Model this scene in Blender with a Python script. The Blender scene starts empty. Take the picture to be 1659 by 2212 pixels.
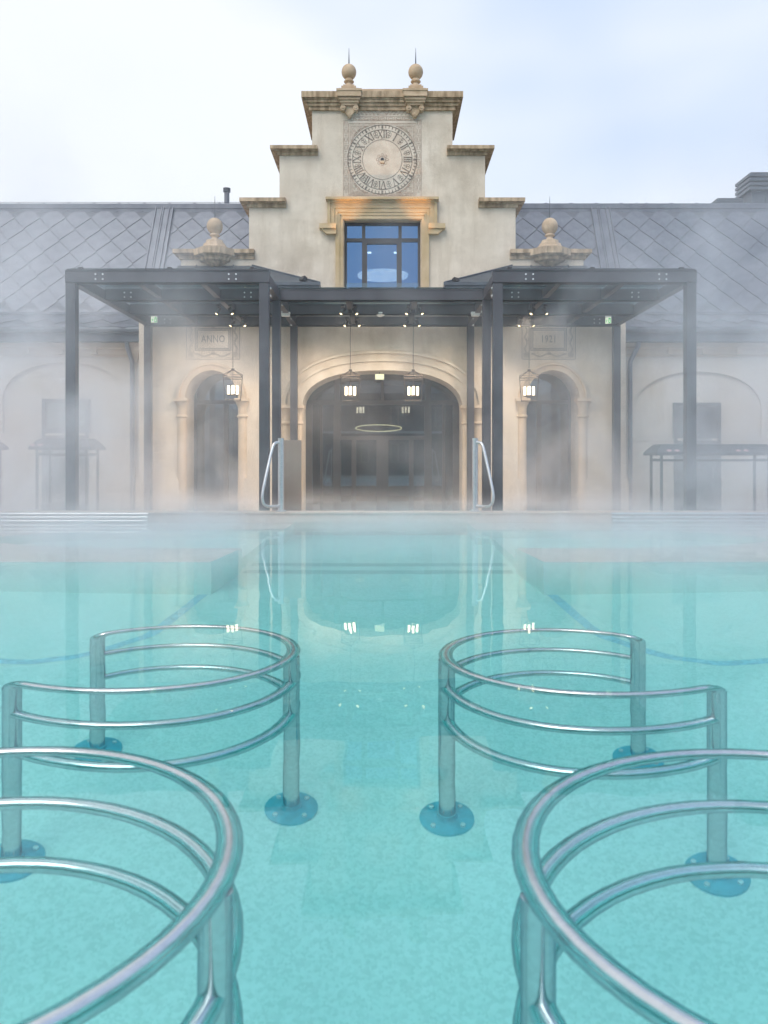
import bpy, bmesh, math, random
from mathutils import Vector, Matrix
from mathutils.geometry import tessellate_polygon
random.seed(7)
R = math.radians
S = bpy.context.scene
COL = S.collection

# ---------------------------------------------------------------- camera
F, HOR, CX, EYE, CAMX = 1728.0, 992.5, 834.3, 0.90, 0.08   # measured on a 1659 x 2212 view
cd = bpy.data.cameras.new('camera')
cam = bpy.data.objects.new('camera', cd); COL.objects.link(cam)
cam.location = (CAMX, 0, EYE); cam.rotation_euler = (R(90), 0, 0)
cd.sensor_fit = 'VERTICAL'; cd.sensor_height = 36; cd.sensor_width = 27
cd.lens = 36 * F / 2212
cd.shift_y = -(1106 - HOR) / 2212
cd.shift_x = -(CX - 829.5) / 2212
cd.clip_start = .05; cd.clip_end = 600
cd.dof.use_dof = True; cd.dof.focus_distance = 12.5; cd.dof.aperture_fstop = 4.0
S.camera = cam

def at(x, y, Y):
    return Vector((CAMX + (x - CX) / F * Y, Y, EYE + (HOR - y) / F * Y))
def ax(x, Y): return CAMX + (x - CX) / F * Y
def az(y, Y): return EYE + (HOR - y) / F * Y

# ---------------------------------------------------------------- world, sun, exposure
w = bpy.data.worlds.new('World'); S.world = w; w.use_nodes = True
nt = w.node_tree; nt.nodes.clear()
def N(t, **k):
    n = nt.nodes.new(t)
    for a, b in k.items(): setattr(n, a, b)
    return n
out = N('ShaderNodeOutputWorld'); bg = N('ShaderNodeBackground')
sky = N('ShaderNodeTexSky', sky_type='NISHITA', sun_disc=False)
SUN_EL, SUN_AZ = R(48), R(205)
sky.sun_elevation = SUN_EL; sky.sun_rotation = SUN_AZ
tc = N('ShaderNodeTexCoord'); mp = N('ShaderNodeMapping'); mp.inputs['Scale'].default_value = (1, 1, 2.2)
nz = N('ShaderNodeTexNoise'); nz.inputs['Scale'].default_value = 1.7; nz.inputs['Detail'].default_value = 3; nz.inputs['Roughness'].default_value = .45
rmp = N('ShaderNodeValToRGB')
rmp.color_ramp.elements[0].position = .3; rmp.color_ramp.elements[0].color = (4.2, 5.5, 7.7, 1)
rmp.color_ramp.elements[1].position = .62; rmp.color_ramp.elements[1].color = (8.0, 8.25, 8.6, 1)
sep = N('ShaderNodeSeparateXYZ'); mra = N('ShaderNodeMapRange')
mra.inputs['From Min'].default_value = -.7; mra.inputs['From Max'].default_value = .7
mra.inputs['To Min'].default_value = .26; mra.inputs['To Max'].default_value = -.26
add = N('ShaderNodeMath', operation='ADD')
mix = N('ShaderNodeMixRGB'); mix.inputs['Fac'].default_value = .86
bg.inputs['Strength'].default_value = .1
L = nt.links.new
L(tc.outputs['Generated'], mp.inputs['Vector']); L(mp.outputs[0], nz.inputs['Vector'])
L(tc.outputs['Generated'], sep.inputs[0]); L(sep.outputs['X'], mra.inputs['Value'])
L(nz.outputs['Fac'], add.inputs[0]); L(mra.outputs[0], add.inputs[1]); L(add.outputs[0], rmp.inputs[0])
L(sky.outputs[0], mix.inputs[1]); L(rmp.outputs[0], mix.inputs[2]); L(mix.outputs[0], bg.inputs[0]); L(bg.outputs[0], out.inputs[0])

sl = bpy.data.lights.new('sun', 'SUN'); sl.energy = 1.35; sl.angle = R(35); sl.color = (1, .96, .9)
so = bpy.data.objects.new('sun', sl); COL.objects.link(so)
d = Vector((math.sin(SUN_AZ) * math.cos(SUN_EL), math.cos(SUN_AZ) * math.cos(SUN_EL), math.sin(SUN_EL)))
so.rotation_euler = (-d).to_track_quat('-Z', 'Y').to_euler()

S.view_settings.view_transform = 'Standard'; S.view_settings.look = 'None'
S.view_settings.gamma = 1; S.view_settings.use_curve_mapping = False
S.view_settings.exposure = 0.46
cy = S.cycles
cy.max_bounces = 14; cy.diffuse_bounces = 6; cy.glossy_bounces = 5; cy.transmission_bounces = 10
cy.volume_bounces = 2; cy.transparent_max_bounces = 12
cy.use_denoising = True; cy.sample_clamp_indirect = 8

# ---------------------------------------------------------------- materials
def mat(name, col, rough=.7, metal=0., var=.0, scale=4., bump=0., bscale=40., col2=None, detail=6, spec=.5, stretch=None, contrast=(.35, .65)):
    m = bpy.data.materials.new(name); m.use_nodes = True
    t = m.node_tree; b = t.nodes['Principled BSDF']
    b.inputs['Base Color'].default_value = (*col, 1)
    b.inputs['Roughness'].default_value = rough; b.inputs['Metallic'].default_value = metal
    b.inputs['Specular IOR Level'].default_value = spec
    tcn = t.nodes.new('ShaderNodeTexCoord'); src = tcn.outputs['Object']
    if stretch:
        mpn = t.nodes.new('ShaderNodeMapping'); mpn.inputs['Scale'].default_value = stretch
        t.links.new(src, mpn.inputs['Vector']); src = mpn.outputs[0]
    if var or col2:
        n = t.nodes.new('ShaderNodeTexNoise'); n.inputs['Scale'].default_value = scale; n.inputs['Detail'].default_value = detail
        t.links.new(src, n.inputs['Vector'])
        r = t.nodes.new('ShaderNodeValToRGB')
        r.color_ramp.elements[0].position = contrast[0]; r.color_ramp.elements[1].position = contrast[1]
        c2 = col2 or tuple(min(1, c * (1 + var)) for c in col)
        c1 = col if col2 else tuple(c * (1 - var) for c in col)
        r.color_ramp.elements[0].color = (*c1, 1); r.color_ramp.elements[1].color = (*c2, 1)
        t.links.new(n.outputs['Fac'], r.inputs[0]); t.links.new(r.outputs[0], b.inputs['Base Color'])
    if bump:
        n2 = t.nodes.new('ShaderNodeTexNoise'); n2.inputs['Scale'].default_value = bscale; n2.inputs['Detail'].default_value = 4
        t.links.new(tcn.outputs['Object'], n2.inputs['Vector'])
        bp = t.nodes.new('ShaderNodeBump'); bp.inputs['Strength'].default_value = bump; bp.inputs['Distance'].default_value = .02
        t.links.new(n2.outputs['Fac'], bp.inputs['Height']); t.links.new(bp.outputs[0], b.inputs['Normal'])
    return m
def emis(name, col, strength):
    m = bpy.data.materials.new(name); m.use_nodes = True
    b = m.node_tree.nodes['Principled BSDF']
    b.inputs['Base Color'].default_value = (*col, 1)
    b.inputs['Emission Color'].default_value = (*col, 1); b.inputs['Emission Strength'].default_value = strength
    return m
def glass(name, tint, refl, fac):
    m = bpy.data.materials.new(name); m.use_nodes = True
    t = m.node_tree; t.nodes.clear()
    o = t.nodes.new('ShaderNodeOutputMaterial'); mx = t.nodes.new('ShaderNodeMixShader')
    tr = t.nodes.new('ShaderNodeBsdfTransparent'); tr.inputs[0].default_value = (*tint, 1)
    gl = t.nodes.new('ShaderNodeBsdfGlossy'); gl.inputs['Color'].default_value = (*refl, 1); gl.inputs['Roughness'].default_value = .015
    fr = t.nodes.new('ShaderNodeLayerWeight'); fr.inputs['Blend'].default_value = .25
    mr = t.nodes.new('ShaderNodeMapRange'); mr.inputs['To Min'].default_value = fac; mr.inputs['To Max'].default_value = .95
    t.links.new(fr.outputs['Fresnel'], mr.inputs['Value']); t.links.new(mr.outputs[0], mx.inputs[0])
    t.links.new(tr.outputs[0], mx.inputs[1]); t.links.new(gl.outputs[0], mx.inputs[2]); t.links.new(mx.outputs[0], o.inputs[0])
    return m

def plaster_mat(name, a, b, stain):
    m = bpy.data.materials.new(name); m.use_nodes = True
    t = m.node_tree; p = t.nodes['Principled BSDF']; p.inputs['Roughness'].default_value = .88; p.inputs['Specular IOR Level'].default_value = .2
    tcn = t.nodes.new('ShaderNodeTexCoord')
    def nz(s, det, rough, vec=None, w=None):
        n = t.nodes.new('ShaderNodeTexNoise'); n.inputs['Scale'].default_value = s; n.inputs['Detail'].default_value = det; n.inputs['Roughness'].default_value = rough
        t.links.new(vec or tcn.outputs['Object'], n.inputs['Vector']); return n.outputs['Fac']
    def ramp(v, p0, p1, c0=(0, 0, 0), c1=(1, 1, 1)):
        r = t.nodes.new('ShaderNodeValToRGB'); r.color_ramp.elements[0].position = p0; r.color_ramp.elements[1].position = p1
        r.color_ramp.elements[0].color = (*c0, 1); r.color_ramp.elements[1].color = (*c1, 1); t.links.new(v, r.inputs[0]); return r.outputs[0]
    def mixc(f, x, y):
        n = t.nodes.new('ShaderNodeMixRGB'); t.links.new(f, n.inputs[0])
        for s, i in ((x, 1), (y, 2)):
            if isinstance(s, tuple): n.inputs[i].default_value = (*s, 1)
            else: t.links.new(s, n.inputs[i])
        return n.outputs[0]
    base = ramp(nz(1.7, 9, .68), .33, .66, a, b)
    mpn = t.nodes.new('ShaderNodeMapping'); mpn.inputs['Scale'].default_value = (3.5, 3.5, .5); t.links.new(tcn.outputs['Object'], mpn.inputs['Vector'])
    c = mixc(ramp(nz(1.0, 8, .68, mpn.outputs[0]), .48, .80), base, stain)
    c = mixc(ramp(nz(.8, 7, .6), .52, .72), c, tuple(x * .82 for x in stain))
    c = mixc(ramp(nz(60, 2, .5), .3, .8), c, b)
    t.links.new(c, p.inputs['Base Color'])
    bp = t.nodes.new('ShaderNodeBump'); bp.inputs['Strength'].default_value = .35; bp.inputs['Distance'].default_value = .012
    t.links.new(nz(14, 6, .6), bp.inputs['Height']); t.links.new(bp.outputs[0], p.inputs['Normal'])
    return m

M = {}
M['plaster'] = plaster_mat('cream_plaster', (.46, .385, .30), (.72, .635, .53), (.36, .28, .195))
M['wing'] = plaster_mat('pale_plaster', (.56, .51, .44), (.64, .59, .52), (.48, .41, .32))
M['stone'] = mat('sandstone', (.42, .31, .20), .85, var=.0, col2=(.60, .46, .325), scale=5, bump=.3, bscale=30, spec=.2)
M['stone_dark'] = mat('weathered_sandstone', (.26, .185, .115), .9, col2=(.58, .44, .30), scale=3.5, bump=.35, bscale=25, spec=.2, stretch=(3, 3, .8))
M['archstone'] = mat('arch_stone', (.50, .40, .29), .85, col2=(.60, .49, .38), scale=4, bump=.2, bscale=30, spec=.2)
M['archplaster'] = mat('arch_plaster', (.48, .41, .325), .88, col2=(.60, .53, .44), scale=3, bump=.2, bscale=20, spec=.2)
M['ochre'] = mat('ochre_stone', (.46, .34, .19), .8, col2=(.57, .44, .28), scale=3, bump=.15, bscale=25, spec=.2)
M['line_brown'] = mat('sgraffito_brown', (.40, .30, .235), .9, var=.3, scale=25, spec=.1)
M['line_grey'] = mat('sgraffito_grey', (.15, .135, .12), .9, var=.3, scale=25, spec=.1)
M['line_dial'] = mat('dial_line', (.22, .197, .172), .9, var=.3, scale=25, spec=.1)
M['dial'] = mat('dial_plaster', (.52, .45, .37), .9, col2=(.67, .60, .51), scale=2.5, spec=.1)
M['zinc'] = mat('zinc', (.115, .125, .155), .42, .35, var=.0, col2=(.165, .178, .21), scale=3, spec=.5, stretch=(2, 2, .6))
M['zinc_dark'] = mat('zinc_dark', (.085, .10, .12), .45, .3, var=.15, scale=4)
M['zinc_edge'] = mat('zinc_underlay', (.095, .105, .125), .6, .2)
M['steel_paint'] = mat('anthracite_paint', (.050, .050, .060), .42, 0., var=.25, scale=2.2, spec=.5, stretch=(1, 1, .3), bump=.04, bscale=60)
M['black'] = mat('black_metal', (.018, .017, .018), .45, .0)
M['lantern'] = mat('bronze_metal', (.075, .058, .045), .45, .6)
M['steel'] = mat('brushed_steel', (.66, .67, .69), .19, 1., var=.05, scale=40)
M['steel'].node_tree.nodes['Principled BSDF'].inputs['Specular Tint'].default_value = (.22, .42, .48, 1)  # teal edge tint paints the water's dark reflection into the steel colour
M['steel2'] = mat('satin_steel', (.66, .67, .68), .3, 1., var=.05, scale=30)
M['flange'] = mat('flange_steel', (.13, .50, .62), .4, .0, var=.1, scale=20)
M['bolt'] = mat('bright_bolt', (.85, .86, .88), .25, .4)
M['frame'] = mat('window_frame', (.030, .029, .032), .4)
M['glass'] = glass('reflective_glass', (.58, .68, .76), (.22, .42, .72), .40)
M['doorglass'] = glass('door_glass', (.42, .48, .52), (.70, .80, .88), .12)
M['roofglass'] = glass('canopy_glass', (.86, .93, .92), (.8, .9, .92), .06)
M['clearglass'] = glass('clear_glass', (.75, .86, .86), (.9, .95, 1), .06)
M['dark_wall'] = mat('lobby_wall', (.10, .095, .09), .7, var=.2, scale=2)
M['dark_floor'] = mat('lobby_floor', (.12, .12, .12), .35, var=.2, scale=2)
M['ceil_blue'] = mat('ceiling_paint', (.22, .26, .34), .8, var=.1, scale=2)
M['board'] = mat('taupe_board', (.30, .235, .19), .55, var=.1, scale=2)
M['fabric'] = mat('grey_cover', (.060, .068, .080), .8, var=.15, scale=10)
M['pink'] = mat('pink_print', (.55, .36, .38), .8)
M['coping'] = mat('coping_stone', (.46, .37, .31), .75, col2=(.60, .50, .43), scale=30, bump=.15, bscale=80, contrast=(.3, .7))
M['poolwall'] = mat('mosaic_wall', (.54, .42, .36), .7, col2=(.66, .54, .47), scale=45, bump=.1, bscale=120)
M['ledge'] = mat('ledge_stone', (.66, .60, .55), .75, col2=(.74, .69, .64), scale=20)
M['deck'] = mat('terrace_paving', (.52, .46, .40), .8, var=.15, scale=6)
M['ground'] = mat('ground_soil', (.16, .16, .12), .95, var=.25, scale=.5)
M['hill'] = mat('wooded_slope', (.030, .042, .022), .95, var=.5, scale=.4, bump=.6, bscale=1.5)
M['white'] = mat('white_plastic', (.75, .75, .74), .4)
M['door'] = mat('dark_door', (.045, .055, .060), .45, var=.15, scale=3)
M['house'] = mat('brown_render', (.10, .085, .075), .9, var=.15, scale=1)
M['bluetile'] = mat('blue_tile', (.52, .70, .80), .4, var=.15, scale=30)
M['slot'] = mat('grating', (.58, .64, .62), .6)
M['candle'] = emis('lamp_glass', (1, .84, .60), 2.4)
M['candle_dim'] = emis('lamp_glass_dim', (1, .82, .52), 5)
M['ringlight'] = emis('ring_light', (1, .74, .36), 2.2)
M['spotlens'] = emis('spot_lens', (1, .80, .45), 3)
M['exit_white'] = emis('exit_panel', (.88, .95, .72), .4)
M['exit_green'] = emis('exit_green', (.02, .42, .12), .3)
M['exit_pale'] = emis('exit_pale', (.85, .86, .55), .75)
M['downlight'] = emis('downlight', (1, .95, .85), 4)

# lamp with a cloud print
m = emis('cloud_lamp', (1, .97, .9), 1.0); M['cloudlamp'] = m
t = m.node_tree; b = t.nodes['Principled BSDF']; tcn = t.nodes.new('ShaderNodeTexCoord')
n = t.nodes.new('ShaderNodeTexNoise'); n.inputs['Scale'].default_value = 3.2; n.inputs['Detail'].default_value = 6
mpn = t.nodes.new('ShaderNodeMapping'); mpn.inputs['Scale'].default_value = (1, 2.2, 1)
r = t.nodes.new('ShaderNodeValToRGB'); r.color_ramp.elements[0].position = .38; r.color_ramp.elements[0].color = (.42, .50, .55, 1)
r.color_ramp.elements[1].position = .6; r.color_ramp.elements[1].color = (1.0, .90, .74, 1)
t.links.new(tcn.outputs['Object'], mpn.inputs[0]); t.links.new(mpn.outputs[0], n.inputs['Vector']); t.links.new(n.outputs['Fac'], r.inputs[0])
t.links.new(r.outputs[0], b.inputs['Emission Color']); b.inputs['Emission Strength'].default_value = 1.7

# pool floor: fine pebble mosaic
m = bpy.data.materials.new('pebble_mosaic'); m.use_nodes = True; M['poolfloor'] = m
t = m.node_tree; b = t.nodes['Principled BSDF']; b.inputs['Roughness'].default_value = .7
tcn = t.nodes.new('ShaderNodeTexCoord')
vo = t.nodes.new('ShaderNodeTexVoronoi'); vo.inputs['Scale'].default_value = 75
n1 = t.nodes.new('ShaderNodeTexNoise'); n1.inputs['Scale'].default_value = 14.0; n1.inputs['Detail'].default_value = 8; n1.inputs['Roughness'].default_value = .7
r1 = t.nodes.new('ShaderNodeValToRGB'); r1.color_ramp.elements[0].color = (.80, .835, .80, 1); r1.color_ramp.elements[1].color = (.93, .95, .92, 1)
r1.color_ramp.elements[0].position = .1; r1.color_ramp.elements[1].position = .75
r2 = t.nodes.new('ShaderNodeValToRGB'); r2.color_ramp.elements[0].color = (.93, .955, .94, 1); r2.color_ramp.elements[1].color = (1, 1, 1, 1)
r2.color_ramp.elements[0].position = .35; r2.color_ramp.elements[1].position = .65
sp = t.nodes.new('ShaderNodeSeparateColor')
mm = t.nodes.new('ShaderNodeMixRGB'); mm.blend_type = 'MULTIPLY'; mm.inputs[0].default_value = 1
t.links.new(tcn.outputs['Object'], vo.inputs['Vector']); t.links.new(tcn.outputs['Object'], n1.inputs['Vector'])
t.links.new(vo.outputs['Color'], sp.inputs[0]); t.links.new(sp.outputs[0], r1.inputs[0]); t.links.new(n1.outputs['Fac'], r2.inputs[0])
t.links.new(r1.outputs[0], mm.inputs[1]); t.links.new(r2.outputs[0], mm.inputs[2]); t.links.new(mm.outputs[0], b.inputs['Base Color'])

# water
m = bpy.data.materials.new('pool_water'); m.use_nodes = True; M['water'] = m
t = m.node_tree; t.nodes.clear(); o = t.nodes.new('ShaderNodeOutputMaterial')
g = t.nodes.new('ShaderNodeBsdfGlass'); g.inputs['IOR'].default_value = 1.33; g.inputs['Roughness'].default_value = 0
g.inputs['Color'].default_value = (1, 1, 1, 1)
va = t.nodes.new('ShaderNodeVolumeAbsorption'); va.inputs['Color'].default_value = (0.21, .95, .955, 1); va.inputs['Density'].default_value = .26
tcn = t.nodes.new('ShaderNodeTexCoord'); mpn = t.nodes.new('ShaderNodeMapping'); mpn.inputs['Scale'].default_value = (1, .7, 1)
n = t.nodes.new('ShaderNodeTexNoise'); n.inputs['Scale'].default_value = 2.2; n.inputs['Detail'].default_value = 2
bp = t.nodes.new('ShaderNodeBump'); bp.inputs['Strength'].default_value = .035; bp.inputs['Distance'].default_value = .06
t.links.new(tcn.outputs['Object'], mpn.inputs[0]); t.links.new(mpn.outputs[0], n.inputs['Vector']); t.links.new(n.outputs['Fac'], bp.inputs['Height'])
t.links.new(bp.outputs[0], g.inputs['Normal']); t.links.new(g.outputs[0], o.inputs['Surface']); t.links.new(va.outputs[0], o.inputs['Volume'])

# ---------------------------------------------------------------- mesh helpers
class MB:
    def __init__(s): s.v = []; s.f = []
    def add(s, v, f):
        o = len(s.v); s.v += [tuple(p) for p in v]; s.f += [tuple(i + o for i in q) for q in f]; return s
    def box(s, x0, x1, y0, y1, z0, z1):
        return s.add([(x0,y0,z0),(x1,y0,z0),(x1,y1,z0),(x0,y1,z0),(x0,y0,z1),(x1,y0,z1),(x1,y1,z1),(x0,y1,z1)],
                     [(0,3,2,1),(4,5,6,7),(0,1,5,4),(1,2,6,5),(2,3,7,6),(3,0,4,7)])
    def loft(s, rings, cap=True, closed=True):
        n = len(rings[0]); v = [p for r in rings for p in r]; f = []
        for i in range(len(rings) - 1):
            for j in range(n if closed else n - 1):
                k = (j + 1) % n
                f.append((i*n+j, i*n+k, (i+1)*n+k, (i+1)*n+j))
        if cap:
            f.append(tuple(range(n))[::-1]); f.append(tuple((len(rings)-1)*n + j for j in range(n)))
        return s.add(v, f)
    def tube(s, pts, r, n=8, cap=True, closed=False):
        pts = [Vector(p) for p in pts]; rings = []; up = None; m = len(pts)
        for i, p in enumerate(pts):
            if closed: d = (pts[(i+1) % m] - pts[i-1])
            else: d = (pts[min(i+1, m-1)] - pts[max(i-1, 0)])
            d.normalize()
            if up is None:
                up = Vector((0,0,1)) if abs(d.z) < .9 else Vector((0,1,0))
            a = d.cross(up).normalized(); up = a.cross(d).normalized()
            rr = r[i] if isinstance(r, (list, tuple)) else r
            rings.append([p + (a * math.cos(2*math.pi*k/n) + up * math.sin(2*math.pi*k/n)) * rr for k in range(n)])
        if closed: rings.append(rings[0])
        return s.loft(rings, cap and not closed)
    def lathe(s, prof, c=(0,0,0), n=24, a0=0.):
        c = Vector(c)
        rings = [[c + Vector((r*math.cos(a0+2*math.pi*k/n), r*math.sin(a0+2*math.pi*k/n), z)) for k in range(n)] for r, z in prof]
        return s.loft(rings)
    def poly(s, loops, y0, y1):
        """loops of (x,z): outline then holes, extruded from y0 (front) to y1 (back)"""
        tri = tessellate_polygon([[Vector((x, z, 0)) for x, z in lp] for lp in loops])
        flat = [p for lp in loops for p in lp]; n = len(flat)
        v = [(x, y0, z) for x, z in flat] + [(x, y1, z) for x, z in flat]; f = []
        for a, b, c in tri:
            (ax_, az_), (bx, bz), (cx_, cz) = flat[a], flat[b], flat[c]
            if (bx-ax_)*(cz-az_) - (bz-az_)*(cx_-ax_) < 0: a, b, c = a, c, b
            f.append((a, b, c)); f.append((a+n, c+n, b+n))
        o = 0
        for lp in loops:
            k = len(lp)
            for j in range(k): f.append((o+j, o+(j+1) % k, n+o+(j+1) % k, n+o+j))
            o += k
        return s.add(v, f)
    def ribbon(s, pts, wd, y, dy=.004, closed=False):
        """a flat drawn line of width wd in the facade plane"""
        pts = [Vector((p[0], p[1])) for p in pts]; m = len(pts); A = []; B = []
        for i in range(m):
            d = (pts[(i+1) % m] - pts[i-1]) if closed else (pts[min(i+1, m-1)] - pts[max(i-1, 0)])
            if d.length < 1e-9: d = Vector((1, 0))
            d.normalize(); q = Vector((-d.y, d.x)) * wd / 2
            A.append(pts[i] + q); B.append(pts[i] - q)
        v = [(p.x, y-dy, p.y) for p in A] + [(p.x, y-dy, p.y) for p in B]
        f = [(i, (i+1) % m, m+(i+1) % m, m+i) for i in range(m if closed else m-1)]
        return s.add(v, f)
    def build(s, name, material, parent=None, smooth=False, loc=None):
        me = bpy.data.meshes.new(name); me.from_pydata(s.v, [], s.f); me.update()
        bm = bmesh.new(); bm.from_mesh(me); bmesh.ops.recalc_face_normals(bm, faces=bm.faces); bm.to_mesh(me); bm.free()
        o = bpy.data.objects.new(name, me); COL.objects.link(o)
        me.materials.append(M[material] if isinstance(material, str) else material)
        if smooth:
            me.polygons.foreach_set('use_smooth', [True] * len(me.polygons)); me.set_sharp_from_angle(angle=R(40))
        if parent: o.parent = parent
        if loc: o.location = loc
        return o
def bevel(o, wd, seg=2):
    md = o.modifiers.new('bevel', 'BEVEL'); md.width = wd; md.segments = seg; md.limit_method = 'ANGLE'; md.angle_limit = R(50); return o
def tag(o, label=None, cat=None, group=None, kind=None):
    if label: o['label'] = label
    if cat: o['category'] = cat
    if group: o['group'] = group
    if kind: o['kind'] = kind
    return o
def thing(name, label, cat, loc=(0,0,0), group=None):
    o = bpy.data.objects.new(name, None); COL.objects.link(o); o.location = loc; o.empty_display_size = .2
    return tag(o, label, cat, group)
def dup(root, loc=None, label=None, mirror=False):
    r_ = root.copy(); COL.objects.link(r_)
    if loc: r_.location = loc
    if label: r_['label'] = label
    for ch in root.children:
        c_ = ch.copy(); COL.objects.link(c_); c_.parent = r_
        for g_ in ch.children:
            e_ = g_.copy(); COL.objects.link(e_); e_.parent = c_
    return r_
def bx(name, material, parent, *a, bev=0):
    o = MB().box(*a).build(name, material, parent)
    if bev: bevel(o, bev)
    return o
def copy_piece(o, parent, loc=None, rot=None, scale=None):
    c_ = o.copy(); COL.objects.link(c_); c_.parent = parent
    if loc is not None: c_.location = loc
    if rot is not None: c_.rotation_euler = rot
    if scale is not None: c_.scale = scale
    return c_

# ================================================================ SETTING
WATER_FLOOR = -1.76
PX, PY0, PY1 = 13.0, -4.0, 11.5
# ground with the pool cut out
g = MB(); GZ = -.34
for a in ((-250, 250, PY1+.36, 300), (-250, 250, -250, PY0-.36), (-250, -PX-.36, PY0-.36, PY1+.36), (PX+.36, 250, PY0-.36, PY1+.36)):
    g.add([(a[0],a[2],GZ),(a[1],a[2],GZ),(a[1],a[3],GZ),(a[0],a[3],GZ)], [(0,1,2,3)])
tag(g.build('ground', 'ground'), kind='structure')
g = MB().box(-14, 14, PY1+.36, 16.28, -.335, -.28)
terr = tag(g.build('terrace', 'deck'), kind='structure')
pf = tag(MB().box(-PX-.3, PX+.3, PY0-.3, PY1+.3, WATER_FLOOR-.3, WATER_FLOOR).build('pool_floor', 'poolfloor'), kind='structure')
# pool walls (far, near, sides)
pw = bpy.data.objects.new('pool_wall', None); COL.objects.link(pw); tag(pw, kind='structure')
RIM = .142
MB().box(-PX-.35, PX+.35, PY1, PY1+.35, WATER_FLOOR-.05, RIM-.032).box(-PX-.35, PX+.35, PY0-.35, PY0, WATER_FLOOR-.05, RIM-.032)\
    .box(-PX-.35, -PX, PY0, PY1, WATER_FLOOR-.05, RIM-.032).box(PX, PX+.35, PY0, PY1, WATER_FLOOR-.05, RIM-.032).build('wall_face', 'poolwall', pw)
cs = bevel(MB().box(-.283, .283, -.19, .19, -.03, 0).build('coping_stone', 'coping', pw), .006)
cs.location = (-12.5, PY1+.175, RIM)
for i in range(1, 45):
    copy_piece(cs, pw, (-12.5 + i*.57, PY1+.175, RIM + random.uniform(-.0015, .0015)))
# underwater ledges with a scooped bay
def ledge(sg):
    e = [(sg*1.50, 7.22)]
    e += [(sg*1.42, 8.30)]
    arc = [(sg*(2.2 + 2.3*math.sin(a)), 9.35 - 1.05*math.cos(a)) for a in [math.pi*k/28 for k in range(0, 29)]]
    e += arc + [(sg*1.25, 10.40), (sg*1.25, PY1+.1), (sg*(PX+.1), PY1+.1), (sg*(PX+.1), 7.22)]
    mb = MB()
    tri = tessellate_polygon([[Vector((x, y, 0)) for x, y in e]]); k = len(e)
    v = [(x, y, -.16) for x, y in e] + [(x, y, WATER_FLOOR-.02) for x, y in e]
    f = [tuple(q) for q in tri] + [(j, (j+1) % k, k+(j+1) % k, k+j) for j in range(k)]
    mb.add(v, f)
    o = tag(mb.build('pool_ledge', 'ledge'), kind='structure')
    o.data.materials.append(M['poolfloor'])
    for p_ in o.data.polygons:
        if abs(p_.normal.z) < .5: p_.material_index = 1
    MB().box(min(sg*1.5, sg*PX), max(sg*1.5, sg*PX), 7.17, 7.222, -.175, -.152).build('nosing', 'white', o)
    # floor of the scooped bay
    MB().box(min(sg*1.46, sg*4.7), max(sg*1.46, sg*4.7), 8.2, 10.5, WATER_FLOOR-.02, -1.15).build('bay_seat', 'poolfloor', o)
    return o
ledge(-1); ledge(1)
# blue tile lines on the floor
def unp(x, y, d, n=1.33):
    """a point d below the water seen at view position x, y (through the surface)"""
    u = (x - CX) / F; vv = (y - HOR) / F; Z = EYE / vv; r = math.hypot(u, 1) * Z
    s1 = r / math.hypot(r, EYE); s2 = s1 / n; r2 = r + d * s2 / math.sqrt(1 - s2*s2)
    return Vector((CAMX + u*Z*r2/r, Z*r2/r))
tl = [(852,2347),(787,2398),(704,2463),(611,2532),(518,2567),(370,2613),(231,2637),(0,2645)]
pl = [unp(x/1.8518, y/1.8518, -WATER_FLOOR) for x, y in tl] 
pl += [Vector((pl[-1].x-1.2, pl[-1].y+.25)), Vector((pl[-1].x-2.6, pl[-1].y+1.0))]
for sg in (1, -1):
    mb = MB(); q = []
    for i in range(len(pl)-1):
        p0, p1, p2, p3 = pl[max(i-1,0)], pl[i], pl[i+1], pl[min(i+2, len(pl)-1)]
        for s in range(6):
            u = s/6
            q.append(.5*((2*p1)+(p2-p0)*u+(2*p0-5*p1+4*p2-p3)*u*u+(3*p1-p0-3*p2+p3)*u**3))
    A = []; B = []
    for i, p in enumerate(q):
        dd = (q[min(i+1,len(q)-1)]-q[max(i-1,0)]).normalized(); nn = Vector((-dd.y, dd.x))*.045
        A.append(p+nn); B.append(p-nn)
    k = len(q)
    mb.add([(sg*p.x, p.y, WATER_FLOOR+.005) for p in A]+[(sg*p.x, p.y, WATER_FLOOR+.005) for p in B], [(i,i+1,k+i+1,k+i) for i in range(k-1)])
    mb.build('tile_line', 'bluetile', pf)
for y in (8.35, 8.8):
    MB().box(-1.4, 1.4, y-.10, y+.10, WATER_FLOOR-.01, WATER_FLOOR+.006).build('drain_grate', 'slot', pf)
tag(MB().box(-PX-.02, PX+.02, PY0-.02, PY1+.02, WATER_FLOOR-.06, 0).build('water', 'water'), kind='structure')

# ---------------------------------------------------------------- main building
WY = 16.3            # front wall plane
sc_ = WY / F
bh = thing('bath_house', 'cream stepped-gable bath house with a painted clock dial and three arched openings', 'building', (0, WY, -.3))
def part(o, parent=None):
    p = parent or bh
    o.parent = p
    return o
OFF = Vector(bh.location)
def bp_(mb, name, material, parent=None, smooth=False):
    """build in world coordinates, parented to the bath house (or one of its parts)"""
    mb.v = [(x, y-OFF.y, z-OFF.z) for x, y, z in mb.v]
    return mb.build(name, material, parent or bh, smooth)

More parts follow.
